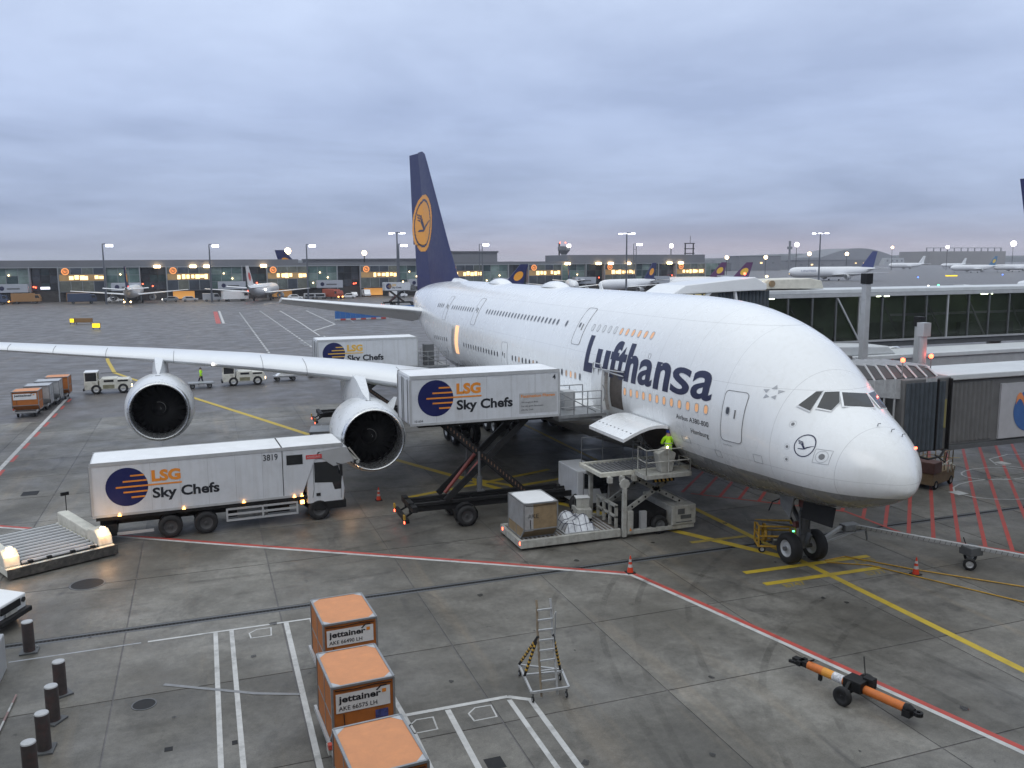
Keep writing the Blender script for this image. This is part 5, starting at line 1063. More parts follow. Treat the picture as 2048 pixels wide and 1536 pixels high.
# white tow truck nose at the left edge
PK = thing('tow_tractor', 'white tow tractor bonnet poking in at the left frame edge above the bollards', 'tractor', (-9.55, 33.4, 0), R(-25))
MB().prism([(0, .38), (3.2, .38), (3.25, .95), (1.7, 1.12), (0, 1.2)], 'y', -.85, .85).build('body', white, PK, bevel=.06)
MB().prism([(.0, 1.2), (1.6, 1.12), (1.3, 1.95), (.1, 1.95)], 'y', -.78, .78).build('cab', white, PK, bevel=.05)
q = MB(); q.add([(1.61, -.7, 1.18), (1.61, .7, 1.18), (1.34, .68, 1.85), (1.34, -.68, 1.85)], [(0, 1, 2, 3)]); q.build('windscreen', glass, PK)
MB().box(3.22, 3.27, -.5, .5, .62, .86).build('grille', dark, PK); MB().box(3.15, 3.4, -.9, .9, .28, .46).build('bumper', dark, PK, bevel=.03); MB().box(3.26, 3.275, -.3, .3, .48, .6).build('number_plate', worn, PK)
for sg in (-1, 1):
    MB().cyl((3.22, sg*.66, .76), (3.28, sg*.66, .76), .09, n=12).build('headlamp', glass, PK)
    for x in (.6, 2.6): wheel(PK, (x, sg*.75, .38), .38, .22, (0, 1, 0), lgrey, n=18)
# corner of the terminal building beside the bollards
TBD = thing('terminal_corner', 'grey terminal corner with barrier rail at the lower left frame edge', 'building', (0, 0, 0))
MB().box(-11, -6.15, 14, 28.7, 0, 1.15).build('plinth', lgrey, TBD, bevel=.05); MB().box(-11, -6.4, 14, 28.4, 1.15, 2.1).build('wall_panel', mat('panel_blue_grey', (.22, .27, .34), .4, var=.1), TBD)
q = MB()
for k in range(12): y = 15+k*1.1; q.box(-6.38, -6.34, y, y+.06, 1.2, 2.05)
tag(q.build('panel_rib', lgrey, TBD), kind='stuff')
BR = thing('barrier_pole', 'thin red and white barrier pole lying beside the terminal corner', 'barrier', (0, 0, 0))
p0, p1 = V((-5.55, 26.6, .06)), V((-5.75, 18.5, .06))
for k in range(16): MB().cyl(p0.lerp(p1, k/16), p0.lerp(p1, (k+1)/16), .03, n=8).build('pole_section', pw if k % 2 else mat('pole_red', (.30, .20, .19), .5), BR)
# yellow steps and hoses beyond the nose
ST = thing('equipment_cart', 'cluttered tan equipment cart with hoses just beyond the airliner nose', 'cart', (37.2, 35.6, 0), R(20))
MB().box(-1.3, 1.3, -.8, .8, .25, .9).build('body', tan, ST, bevel=.04); MB().box(-1.35, -.4, -.85, .85, .9, 1.5).build('cabinet', mat('dark_red_brown', (.12, .06, .05), .6, var=.2), ST, bevel=.03)
q = MB(); railing(q, [(-.3, -.7, .9), (1.2, -.7, .9), (1.2, .7, .9), (-.3, .7, .9)], 1.0, (.5,), .03, .5); q.build('rail_frame', tan, ST)
for k in range(3): MB().tube([(-.2+.4*k, -.75, 1.2), (0+.4*k, -1.0, 1.5-.2*k), (.2+.4*k, -.9, .8), (.5+.3*k, -.8, 1.0)], .04).build('hose', gse, ST)
for x in (-.9, .9):
    for y in (-.75, .75): wheel(ST, (x, y, .25), .25, .15, (0, 1, 0), n=14)
# ---------------------------------------------------------------- boarding bridges
corr = mat('bridge_grey', (.14, .14, .14), .5, var=.12, scale=2, dirt=.35, dirtcol=(.10, .09, .085), dscale=.8)
corrl = mat('bridge_roof', (.55, .57, .58), .45, var=.08, scale=1, dirt=.3, dirtcol=(.3, .3, .3))
bell = mat('bellows_blue_grey', (.05, .062, .075), .7, var=.2, scale=3)
greenglass = mat('green_glass', (.045, .06, .045), .10, var=.35, scale=.35, spec=.7)
BB = thing('boarding_bridge', 'grey ribbed boarding bridge with dark bellows docked beside the airliner nose', 'boarding bridge', (0, 0, 0))
def ribbed(q, x0, x1, y, z0, z1, step=.26, d=.07):
    n = int((x1-x0)/step)
    for k in range(n): x = x0+k*step; q.prism([(x, y), (x+step*.25, y-d), (x+step*.6, y-d), (x+step*.85, y)], 'z', z0, z1)
tn = MB().box(30.3, 60, 28.35, 31.0, 4.15, 7.05).build('tunnel', corr, BB, bevel=.03)
q = MB(); ribbed(q, 30.5, 33.3, 28.35, 4.3, 6.9); q.build('tunnel_ribs', corr, tn)
MB().box(33.4, 60, 28.25, 28.34, 4.25, 6.75).build('advert_panel', mat('panel_pale', (.42, .42, .44), .5, var=.06), tn)
q = MB(); disc(q, lambda a, b: (35.15+a, 28.235, 5.45+b), .95, 32); q.build('advert_disc', mat('advert_blue', (.05, .13, .34), .5), tn, fix=False)
q = MB(); q.add([(34.3+.05*i, 28.228, 5.75+.25*math.sin(i*.33)) for i in range(18)]+[(35.15-.05*i, 28.228, 6.05+.25*math.sin((17-i)*.33)) for i in range(17)], [tuple(range(35))]); q.build('advert_swoosh', mat('advert_orange', (.7, .25, .1), .5), tn, fix=False)
MB().box(30.2, 60, 28.2, 31.1, 7.05, 7.3).build('tunnel_roof', corrl, tn, bevel=.04); MB().box(30.2, 60, 28.25, 31.05, 3.95, 4.15).build('tunnel_floor_beam', dgrey, tn)
cb_ = MB().prism([(27.6, 28.0), (30.3, 28.1), (30.3, 31.4), (27.6, 31.6)], 'z', 4.05, 7.25).build('cab', corr, BB, bevel=.05)
q = MB()
for k in range(9):
    x = 27.7+k*.24; q.prism([(x, 27.98), (x+.06, 27.9), (x+.16, 27.9), (x+.22, 27.98)], 'z', 4.15, 7.1)
q.build('bellows', bell, cb_)
MB().box(29.35, 29.40, 27.86, 28.0, 4.1, 7.2).build('door_frame', dark, cb_); MB().box(30.12, 30.17, 27.9, 28.1, 4.1, 7.2).build('door_frame', dark, cb_)
MB().box(29.6, 29.98, 27.98, 28.02, 5.05, 6.3).build('door_window', mat('dim_window', (.12, .11, .05), .2, var=.1, emit=(.5, .45, .2), es=.10), cb_)
# folding canopy: ribbed arch leaning on the fuselage
for k in range(8):
    f_ = k/7; x = 29.4-3.5*f_; z_ = 7.25-.12*f_; q = MB(); pts = [(x, 28.1+.35*f_, 4.6+1.2*f_), (x-.05, 28.0+.4*f_, z_+.1), (x-.05, 28.6+.4*f_, z_+.45+.25*f_), (x-.05, 31.2, z_+.45+.25*f_)]
    q.tube(pts, .05, 5); q.build('canopy_hoop', lgrey, cb_)
q = MB(); q.grid([[(29.4-3.5*f_-.0, 28.05+.38*f_, 7.3), (29.4-3.5*f_, 28.6+.4*f_, 7.62+.2*f_), (29.4-3.5*f_, 31.2, 7.62+.2*f_)] for f_ in [k/14 for k in range(15)]]); q.build('canopy', mat('canopy_grey', (.07, .072, .075), .8, var=.2, scale=4), cb_, smooth=40)
q = MB(); q.grid([[(29.35-3.3*f_, 27.97+.37*f_, 6.2+.4*f_), (29.35-3.3*f_, 28.0+.38*f_, 7.28)] for f_ in [k/10 for k in range(11)]]); q.build('canopy_skirt', mat('skirt_pale', (.34, .35, .36), .7, var=.25, scale=5), cb_)
q = MB(); q.tube([(30.0, 27.95, 4.1), (29.6, 27.8, 3.85), (28.9, 27.75, 3.8), (28.2, 27.8, 4.0)], .05).tube([(30.1, 27.9, 4.0), (29.8, 27.7, 3.6), (29.3, 27.8, 3.95)], .03); q.build('cable_loop', dark, cb_)
q = MB(); q.cyl((40, 29.6, 0), (40, 29.6, 4), .35, n=16).box(39, 41, 28.4, 30.9, .1, .7); q.build('drive_column', lgrey, BB)
for y in (28.6, 30.7): wheel(BB, (40, y, .5), .5, .35, (0, 1, 0), n=18)
q = MB(); q.cyl((29.9, 29.4, 7.3), (29.9, 29.4, 8.9), .16, n=12).box(29.7, 30.1, 29.2, 29.6, 8.9, 9.5); q.build('floodlight_post', lgrey, BB)
for x, y, z_ in ((30.0, 29.0, 8.05), (27.75, 28.3, 8.05)): MB().sph((x, y, z_), .10, 10).build('beacon', redl, BB); MB().cyl((x, y, z_-.7), (x, y, z_-.08), .03, n=6).build('beacon_stem', grey, BB); lamp('beacon_light', (x, y-.2, z_+.15), 6, (1, .1, .06), .05, BB)
# glazed upper-deck bridge
GBR = thing('boarding_bridge', 'long glazed upper-deck boarding bridge behind the airliner roof, dark green panes', 'boarding bridge', (0, 0, 0))
MB().box(31.6, 75, 43.4, 46.4, 10.2, 10.45).build('roof', corrl, GBR, bevel=.04); MB().box(31.6, 75, 43.35, 46.45, 9.98, 10.2).build('roof_beam', lgrey, GBR)
MB().box(31.6, 75, 43.4, 46.4, 6.75, 7.1).build('floor_beam', dgrey, GBR); MB().box(31.6, 75, 43.3, 43.4, 7.1, 7.22).build('sill', lgrey, GBR)
MB().box(31.7, 75, 46.3, 46.35, 7.1, 9.98).build('rear_wall', mat('rear_glazing', (.14, .19, .11), .4, var=.6, scale=.3), GBR)
gg = mat('pane_green', (.03, .038, .026), .10, var=.6, scale=.5, alpha=.38)
n_p = 24
for k in range(n_p):
    x0 = 31.7+k*1.8; MB().box(x0+.05, x0+1.75, 43.5, 43.52, 7.15, 9.95).build('glass_pane', gg, GBR); MB().box(x0-.05, x0+.05, 43.42, 43.56, 7.1, 9.98).build('mullion', lgrey if k % 4 == 0 else dgrey, GBR)
    yb = 43.38 if k % 5 == 3 else 43.7
    if k % 2: MB().bar((x0, yb, 9.9), (x0+1.8, yb, 7.2), .09).build('diagonal_brace', dgrey if k % 3 else lgrey, GBR)
for k in range(0, n_p, 5):
    x0 = 32.5+k*1.8; MB().box(x0, x0+1.0, 44.8, 44.9, 9.85, 9.93).build('ceiling_lamp', emis('tube_lamp', (.9, 1, .7), 9), GBR)
MB().box(44, 75, 46.22, 46.28, 8.45, 8.62).build('guide_rail', lgrey, GBR)
for k in range(5): MB().box(33+k*8.3, 38+k*8.3, 45.6, 45.9, 7.1, 7.9+.2*(k % 2)).build('handrail_panel', mat('inner_panel', (.10, .12, .10), .6, var=.3), GBR)
for x in (33.6, 52, 66): MB().cyl((x, 44.9, 0), (x, 44.9, 6.75), .45, n=18).build('support_column', lgrey, GBR)
# its cab at the port upper door, white hood showing over the fuselage
hd = MB().prism([(24.6, 10.35), (25.6, 10.9), (30.2, 11.3), (31.0, 10.9), (31.0, 10.55), (25.2, 10.4)], 'y', 42.2, 45.4).build('hood', white, GBR, bevel=.05)
MB().box(26.3, 31.4, 42.6, 45.6, 7.0, 10.5).build('cab', corr, GBR)
for k in range(3): MB().box(25.9+k*.55, 26.3+k*.55, 42.55, 42.59, 9.9, 10.38).build('cab_window', mat('pane_cream', (.5, .45, .25), .3, var=.2, emit=(.8, .65, .3), es=.3), GBR)
q = MB()
for k in range(14): x = 28.0+k*.25; q.prism([(x, 42.6), (x+.08, 42.5), (x+.16, 42.5), (x+.22, 42.6)], 'z', 7.2, 10.5+.0*k)
q.build('bellows', bell, GBR); MB().bar((29.2, 42.45, 9.4), (28.9, 42.45, 11.0), .12, .2).bar((26.6, 42.4, 9.8), (27.6, 42.4, 10.8), .16, .2).build('hood_strut', white, GBR)
MB().prism([(31.2, 10.55), (36.4, 10.5), (36.2, 11.0), (35.4, 11.15), (32.2, 11.1)], 'y', 43.8, 46.2).build('roof_unit', mat('roof_unit_cream', (.62, .60, .52), .5), GBR, bevel=.06)
MB().cyl((32.5, 43.79, 10.85), (32.5, 43.7, 10.85), .2, n=14).build('unit_fan', tan, GBR); MB().sph((32.0, 43.6, 11.3), .07, 8).build('beacon', warml, GBR); MB().sph((29.6, 42.4, 11.5), .08, 8).build('beacon', redl, GBR)
# middle fixed bridge between the two
MBR = thing('boarding_bridge', 'pale flat-roofed middle boarding bridge seen between the glazed and ribbed bridges', 'boarding bridge', (0, 0, 0))
MB().box(33.2, 75, 37.6, 40.4, 6.75, 7.0).build('roof', corrl, MBR, bevel=.04); MB().box(33.2, 75, 37.7, 40.3, 6.25, 6.75).build('roof_beam', lgrey, MBR); MB().box(33.2, 75, 37.75, 40.2, 3.9, 4.3).build('floor_beam', dgrey, MBR)
for k in range(20): x0 = 33.3+k*2.05; MB().box(x0+.05, x0+1.95, 37.85, 37.87, 4.3, 6.25).build('glass_pane', greenglass, MBR); MB().box(x0-.04, x0+.05, 37.8, 37.9, 4.3, 6.25).build('mullion', dgrey, MBR)
MB().prism([(26.4, 4.2), (33.2, 4.2), (33.2, 7.1), (31.5, 7.3), (26.6, 7.2)], 'y', 37.4, 40.6).build('cab', corr, MBR, bevel=.05)
MB().prism([(31.6, 7.0), (36.8, 7.0), (36.2, 7.45), (32.2, 7.6)], 'y', 38, 40).build('roof_unit', corrl, MBR, bevel=.08)
MB().cyl((36, 39, 0), (36, 39, 3.9), .4, n=16).build('support_column', lgrey, MBR)
for x, y, z0, z1 in ((33.15, 36.6, 6.9, 11.0), (37.2, 36.9, 6.9, 8.6)):
    fp = thing('floodlight_post', ('tall' if z1 > 10 else 'short')+' square grey post with a dark box on top above the boarding bridges', 'post', (x, y, 0)); MB().box(-.17, .17, -.17, .17, 0, z1).build('post', lgrey, fp, bevel=.02); MB().box(-.22, .22, -.22, .22, z1, z1+.55).build('lamp_box', dark, fp, bevel=.02)
# ---------------------------------------------------------------- neighbour stand: the same airliner again
NB = copy_tree(A3, None, ('cabin_window', 'door', 'flight_deck_pane', 'doorway', 'open_door', 'cargo_door', 'cargo_opening', 'lettering', 'letter', 'crane_emblem', 'alliance_emblem', 'static_port', 'port_ring', 'pitot_probe', 'wheel', 'gear_hose', 'slat_seam', 'wiper', 'access_panel_seam', 'stencil'))
NB.location = (112.9, 23.4, 0); NB['label'] = 'neighbouring airliner of which a navy fin and white wing show at the right edge'
# ---------------------------------------------------------------- pier across the apron
Y0 = 321.0
fg = [mat('pane_dark', (.020, .024, .030), .12, var=.5, scale=.3), mat('pane_slate', (.05, .06, .075), .15, var=.4, scale=.3)]
ft = [mat('pane_teal', (.10, .16, .15), .18, var=.4, scale=.25), mat('pane_teal_pale', (.18, .24, .22), .2, var=.4, scale=.25), mat('pane_teal_dark', (.03, .055, .06), .18, var=.3, scale=.25)]
fgr = [mat('pane_olive', (.13, .135, .11), .25, var=.4, scale=.3), mat('pane_grey_green', (.10, .115, .105), .25, var=.4, scale=.3)]
fr = mat('pier_frame', (.26, .275, .29), .5, var=.1); pierw = mat('pier_roof', (.15, .155, .17), .6, var=.12, scale=.1); pbase = mat('pier_base', (.045, .042, .04), .7, var=.4, scale=.2)
PR = thing('pier_building', 'long glazed airport pier with lit gates across the far side of the apron', 'building', (0, Y0, 0))
MB().box(-125, 203, 1.2, 26, 0, 11.3).build('core_wall', pbase, PR)
MB().box(-125, 34, -1.2, 24, 11.3, 13.7).build('roof', pierw, PR); MB().box(34, 140, -.6, 24, 11.3, 12.4).build('roof', pierw, PR); MB().box(140, 203, -1.2, 24, 11.3, 14.9).build('roof', pierw, PR)
MB().box(-125, 203, -1.35, -1.2, 11.2, 11.45).build('fascia', fr, PR)
lsm = emis('logo_lit', (1, .36, .10), .9); lsy = emis('logo_bird', (1, .75, .3), 1.6)
for k in range(-2, 8):
    x0 = -41.3+33.2*k
    def bay(xa, xb, cols, y, rows, mats):
        w_ = (xb-xa)/cols
        for i in range(cols):
            for (za, zb) in rows:
                MB().box(xa+i*w_+.1, xa+(i+1)*w_-.1, y, y+.06, za+.08, zb-.08).build('glass_pane', random.choice(mats), PR)
    if -3 < k < 8:
        bay(x0-10.4, x0-2.4, 3, .9, ((3.7, 6.2), (6.2, 8.7), (8.7, 11.2)), fg+[ft[2]])
        bay(x0-2.0, x0+11.8, 4, -1.6, ((3.3, 6.8), (9.0, 11.2)), fgr+[fg[1]]); bay(x0+12.2, x0+22.6, 3, -.3, ((3.5, 6.1), (6.1, 8.7), (8.7, 11.2)), ft)
        MB().box(x0-2.1, x0+11.9, -1.5, 1.2, 3.2, 11.2).build('gate_house', fr, PR); MB().box(x0+12.1, x0+22.7, -.2, 1.2, 3.4, 11.25).build('glass_block', fr, PR)
        # lit gate lounge, strip by strip
        for i in range(7):
            xa = x0+1.2+i*1.5+random.uniform(-.2, .2)
            if random.random() < .85: MB().box(xa, xa+random.uniform(.9, 1.45), -1.66, -1.6, 7.1+random.uniform(0, .4), 8.4+random.uniform(0, .4)).build('lit_window', litp, PR)
        MB().box(x0-1.9, x0+11.7, -1.62, -1.55, 6.9, 8.95).build('lounge_pane', mat('lounge_dim', (.2, .13, .06), .3, var=.4, scale=.4, emit=(.8, .5, .2), es=.22), PR)
        MB().box(x0-.5, x0+6.5, 1.1, 1.16, .3, 2.9).build('lit_bay', lito if k % 2 else mat('lit_bay_dim', (.3, .16, .05), .6, emit=(.8, .4, .12), es=.28), PR)
        for xc in (x0-10.6, x0-2.2, x0+12): MB().box(xc-.16, xc+.16, -1.9, -1.5, 0, 11.6).build('column', fr, PR)
        q = MB(); disc(q, lambda a, b: (x0+a, -1.95, 10.0+b), 1.15, 24); lg = q.build('gate_sign', mat('logo_dim', (.25, .08, .03), .5, emit=(1, .35, .1), es=.35), PR, fix=False)
        q = MB(); disc(q, lambda a, b: (x0+a, -1.97, 10.0+b), 1.15, 24, .9); crane(q, lambda a, b: (x0+a, -1.97, 10.0+b), .85); q.build('sign_emblem', lsm, lg, fix=False)
        for xl, zl in ((x0+16.5, 8.9), (x0+14, 5.2), (x0+19.3, 7.1)):
            if random.random() < .7: MB().sph((xl, -.5, zl), .22, 6).build('wall_lamp', warml, PR)
        if k in (0, 2, 4, 6): MB().box(x0-8, x0-5.2, .82, .88, 4.2, 5.0).build('lit_window', emis('cool_interior', (.9, .9, 1), 1.4), PR)
        for xl in {0: (), 1: (6.5, 11, -5), 2: (-3.2,), 5: (14.5,), 6: (.5, 8.5, -5), 7: (0, -5.4), 4: ()}.get(k, ()): MB().box(x0+xl-1.0, x0+xl+1.0, -2.0, -1.4, 11.0, 11.85).build('roof_floodlight', warml, PR)
        for i in range(random.randint(1, 3)): MB().sph((x0-10+random.uniform(0, 7), -.6, random.uniform(4.5, 6.5)), .25, 6).build('signal_lamp', redl, PR)
        # short fixed bridge with a white panel
        br = MB().box(x0+14.2, x0+23.2, -10, -7.2, 3.6, 6.2); br = br.build('gate_bridge', mat('gate_bridge_white', (.36, .38, .42), .5, var=.08), PR)
        q = MB(); disc(q, lambda a, b: (x0+16+a, -10.05, 4.9+b), .7, 16); q.build('panel_dot', navyt, br, fix=False); MB().box(x0+17.4, x0+21, -10.06, -10.02, 4.6, 5.0).build('panel_text', dgrey, br)
        MB().cyl((x0+18.5, -8.6, 0), (x0+18.5, -8.6, 3.6), .5, n=10).build('bridge_leg', dgrey, br); MB().box(x0+17, x0+19.5, -8, 0, 3.7, 6.0).build('link_tunnel', fr, br)
# lamp masts
def mast(label, x, y, h, kind, lit=1):
    t = thing('light_mast', label, 'light mast', (x, y, 0), R(0), 'apron light masts'); m_ = mat('mast_grey', (.09, .10, .12), .5)
    if kind == 'one':
        MB().cyl((0, 0, 0), (0, 0, h), .32, .2, 10).build('pole', m_, t); MB().box(-.1, 3.0, -.2, .2, h, h+.25).build('arm', m_, t)
        for k in range(2): MB().box(.9+k*1.1, 1.8+k*1.1, -.5, .5, h-.75, h).build('lamp', emis('mast_lamp', (.88, .92, 1), 7), t)
    elif kind == 'frame':
        for xx in (-.55, .55): MB().cyl((xx, 0, 0), (xx, 0, h), .14, n=8).build('leg', m_, t)
        for k in range(8): MB().bar((-.55, 0, 4+k*(h-4)/7), (.55, 0, 4+k*(h-4)/7), .12).build('rung', m_, t)
        for k in range(2): MB().box(.9+k*1.1, 1.8+k*1.1, -.5, .5, h-.6, h+.1).build('lamp', emis('mast_lamp', (.88, .92, 1), 7), t)
    else:
        MB().cyl((0, 0, 0), (0, 0, h), .35, .2, 10).build('pole', m_, t)
        for a in range(4):
            an = R(45+90*a); p = (math.cos(an)*2.1, math.sin(an)*2.1, h-.2); MB().bar((0, 0, h), p, .18).build('arm', m_, t); MB().box(p[0]-.55, p[0]+.55, p[1]-.4, p[1]+.4, h-.45, h-.15).build('lamp', emis('mast_lamp', (.88, .92, 1), 7) if a % 2 else emis('mast_lamp_dim', (.9, .93, 1), 2), t)
    return t
mast('light mast with one bright arm, leftmost above the pier roof', -27.3, 295, 18.4, 'one'); mast('light mast with one bright arm above the pier, second from the left', 3.7, 295, 18.3, 'one'); mast('brightest light mast rising beside the dark tail fin', 34.2, 295, 18.3, 'one')
mast('tall four-armed light mast left of the big navy tail', 54.9, 250, 21.0, 'four'); mast('shorter single-arm mast right behind the four-armed mast', 65.5, 296, 18.5, 'one'); mast('lattice light mast right of the big navy tail', 95.3, 296, 18.6, 'frame')
mast('tall four-armed light mast over the middle of the airliner roof', 129.6, 250, 21.3, 'four'); mast('lattice light mast beside the middle four-armed mast', 157, 296, 18.8, 'frame'); mast('tall four-armed light mast at the right before the hangars', 205.2, 250, 21.8, 'four')
# ---------------------------------------------------------------- other aircraft
planew = mat('far_plane_white', (.72, .73, .74), .35, var=.04)
def plane(label, loc, rz, L_=37, finm=navy, emb=lhy, text=None, z0=3.7, r=2.0, span=34, group='parked airliners', lamps=()):
    t = thing('parked_airliner', label, 'airplane', loc, rz, group); H_ = L_/2
    q = MB(); prof = [(H_, .02), (H_-.4, .5*r/2*1.2), (H_-1.6, .72*r), (H_-3.5, .93*r), (H_-6, r), (-H_*.35, r), (-H_*.6, .85*r), (-H_*.85, .5*r), (-H_, .15*r)]
    rows_ = [[(x, rr*math.cos(2*math.pi*i/16), z0+rr*math.sin(2*math.pi*i/16)+(.0 if x > -H_*.35 else (r-rr)*.75)) for i in range(16)] for x, rr in prof]; q.grid(rows_, True); q.build('fuselage', planew, t, smooth=60)
    for sg in (-1, 1):
        q = MB(); S_ = []
        for f_, ch in ((0, r*3.2), (.35, r*2.1), (1, r*.8)):
            y = sg*(r*.5+(span/2-r*.5)*f_); x = 3.2-f_*span*.27; zz = z0-r*.55+f_*1.6; S_.append([(x, y, zz), (x-ch*.3, y, zz+.25*(1.4-f_)), (x-ch, y, zz), (x-ch*.4, y, zz-.2*(1.4-f_))])
        q.grid(S_, True); q.add(S_[-1], [(0, 1, 2, 3)]); q.build('wing', planew, t, smooth=40)
        q = MB(); S_ = [[(-H_+r*2.6-f_*r*1.7, sg*(.3+f_*r*3.0), z0+r*.45+f_*.6), (-H_+r*1.2-f_*r*1.4, sg*(.3+f_*r*3.0), z0+r*.5+f_*.6+.1), (-H_+r*.4-f_*r*.9, sg*(.3+f_*r*3.0), z0+r*.45+f_*.6), (-H_+r*1.2-f_*r*1.4, sg*(.3+f_*r*3.0), z0+r*.4+f_*.6-.06)] for f_ in (0, 1)]; q.grid(S_, True); q.add(S_[-1], [(0, 1, 2, 3)]); q.build('tailplane', planew, t)
        MB().lathe([(0, r*.42), (-.1, r*.5), (-1.2, r*.56), (-2.8, r*.42), (-3.0, r*.2)], (4.2-span*.09, sg*span*.17, z0-r*.95), (1, 0, 0), 14).build('engine', lgrey, t, smooth=50)
        wheel(t, (-1.2, sg*r*1.4, .55), .55, .5, (0, 1, 0), n=10)
    wheel(t, (H_-5, 0, .4), .4, .5, (0, 1, 0), n=10); MB().bar((H_-5, 0, .4), (H_-5, 0, z0-r*.8), .2).build('nose_leg', grey, t)
    fh = r*3.0; fx = -H_+r*3.4; P = [(fx, z0+r*.9), (fx-r*2.7, z0+r*.95+fh), (fx-r*3.9, z0+r*.95+fh), (fx-r*3.0, z0+r*.7)]
    MB().prism(P, 'y', -.16, .16).build('fin', finm, t)
    if emb:
        for sg in (-1, 1): q = MB(); disc(q, lambda a, b: (fx-r*2.35+a-b*.45, sg*.18, z0+r*.9+fh*.45+b), r*.68, 18); q.build('fin_emblem', emb, t, fix=False)
    q = MB(); 
    for sg in (-1, 1):
        q = MB(); q.box(H_-2.2, H_-1.3, sg*.15 if sg > 0 else -.75, .75 if sg > 0 else -.15, z0+r*.30, z0+r*.55); q.build('cockpit_window', glass, t)
    if text:
        tm = mat('far_lettering', (.10, .12, .25), .5, var=0); q = MB(); flat_text(q, text, r*.42, lambda a, b: (H_-6.5-r*3.4+a*1.0, -r*.98 if 0 else -r*.985, z0+r*.02+b), r*3.4); o = q.build('lettering', tm, t, fix=False)
        q = MB(); flat_text(q, text, r*.42, lambda a, b: (H_-6.5-a, r*.99, z0+r*.05+b), r*3.4); q.build('lettering', tm, t, fix=False)
    for lx, ly, lz, m_ in lamps: MB().sph((lx, ly, lz), .28, 6).build('landing_lamp', m_, t)
    return t
plane('white airliner end-on before the pier with lit lamps underneath', (-20, 302, 0), R(88), lamps=((-17, .9, 1.0, warml), (-17, -.9, 1.0, warml), (-14, 0, 5.6, redl)))
plane('white airliner with white and red fin and stairs, angled at the pier', (20, 300, 0), R(72), finm=mat('fin_white', (.7, .68, .68), .4), emb=mat('fin_red', (.6, .04, .04), .4), lamps=((-10, 2.2, 3.6, redl), (-5, -2.2, 3.8, whl)))
plane('white airliner whose nose peeps out left of the big tail', (73, 236, 0), R(181), 33); plane('white airliner with lit windows behind the roof domes, middle of the far row', (131, 297, 0), R(250), 34)
plane('white airliner with yellow fin disc right of the middle mast', (152, 292, 0), R(205), 34); plane('white airliner with purple fin nearest the bridge hood', (181, 282, 0), R(152), 30, finm=mat('fin_purple', (.09, .02, .09), .4), emb=mat('fin_disc_yellow', (.75, .45, .04), .4)); plane('white airliner with purple fin, rightmost before the pier end', (193, 318, 0), R(170), 34, finm=MT['fin_purple'], emb=MT['fin_disc_yellow'])
plane('white wide-body airliner lettered UNITED taxiing on the far right apron', (358, 424, 0), R(180), 63, finm=mat('fin_blue', (.02, .035, .16), .4), emb=None, text='UNITED', z0=5.2, r=3.1, span=60, lamps=((31, 0, 4.5, warml), (-28, 0, 6, redl)))
plane('white airliner with yellow-marked blue fin parked on the far right field', (664, 600, 0), R(180), 54, finm=mat('fin_teal', (.04, .16, .30), .4), emb=mat('fin_yellow', (.75, .5, .03), .4), z0=4.6, r=2.6, span=48); plane('white airliner cut off at the right frame edge far away', (722, 606, 0), R(180), 54, finm=planew, emb=None, z0=4.6, r=2.6, span=48)
plane('tiny white airliner before the dark forest, left of the scaffolded hall', (860, 880, 0), R(182), 60, finm=planew, emb=None, z0=5, r=3); plane('tiny white airliner before the scaffolded hall', (960, 900, 0), R(181), 44, finm=planew, emb=None, z0=4.4, r=2.4)
plane('airliner behind the pier of which a navy and orange fin tops the roof', (52, 352, 0), R(0), 44, z0=6.0, r=2.9, span=40)
# ---------------------------------------------------------------- small vehicles before the pier
def car(label, loc, rz, kind, col, lit=None, s=1.0):
    t = thing({'car': 'parked_car', 'van': 'parked_van', 'truck': 'service_truck', 'cart': 'baggage_cart'}[kind], label, {'car': 'car', 'van': 'van', 'truck': 'truck', 'cart': 'cart'}[kind], loc, rz, 'vehicles before the pier')
    body = {'car': [(-2.2, .35), (2.2, .35), (2.2, .85), (1.2, .95), (.6, 1.5), (-1.4, 1.5), (-2.1, 1.0)], 'van': [(-2.7, .4), (2.7, .4), (2.75, 1.0), (2.0, 1.25), (1.5, 2.25), (-2.7, 2.25)], 'truck': [(-3.6, .6), (3.6, .6), (3.6, 1.6), (3.2, 2.5), (2.0, 2.5), (1.9, 2.9), (-3.6, 2.9)], 'cart': [(-1.6, .5), (1.6, .5), (1.6, 1.7), (-1.6, 1.7)]}[kind]
    w_ = {'car': .88, 'van': .98, 'truck': 1.2, 'cart': .75}[kind]; MB().prism(body, 'y', -w_, w_).build('body', col, t, bevel=.06)
    win = {'car': [(-1.2, 1.0), (.95, 1.0), (.5, 1.42), (-1.2, 1.42)], 'van': [(.5, 1.3), (1.9, 1.3), (1.45, 2.05), (.5, 2.05)], 'truck': [(2.3, 1.6), (3.4, 1.6), (3.1, 2.3), (2.3, 2.3)], 'cart': [(-1.3, .8), (1.3, .8), (1.3, 1.5), (-1.3, 1.5)]}[kind]
    for sg in (-1, 1):
        q = MB(); q.add([(x, sg*(w_+.01), z_) for x, z_ in win], [(0, 1, 2, 3)]); q.build('side_window', glass, t)
        for x in (-body[1][0]*.62, body[1][0]*.62): wheel(t, (x, sg*(w_-.1), .36), .36, .22, (0, 1, 0), dgrey, n=12)
        if lit: MB().box(body[1][0], body[1][0]+.05, sg*w_*.65-.2, sg*w_*.65+.2, .55, .85).build('headlamp', lit, t)
    t.scale = (s,)*3; return t
vb = mat('van_blue', (.05, .07, .12), .4); vw = white; vo = mat('vehicle_ochre', (.30, .16, .06), .5)
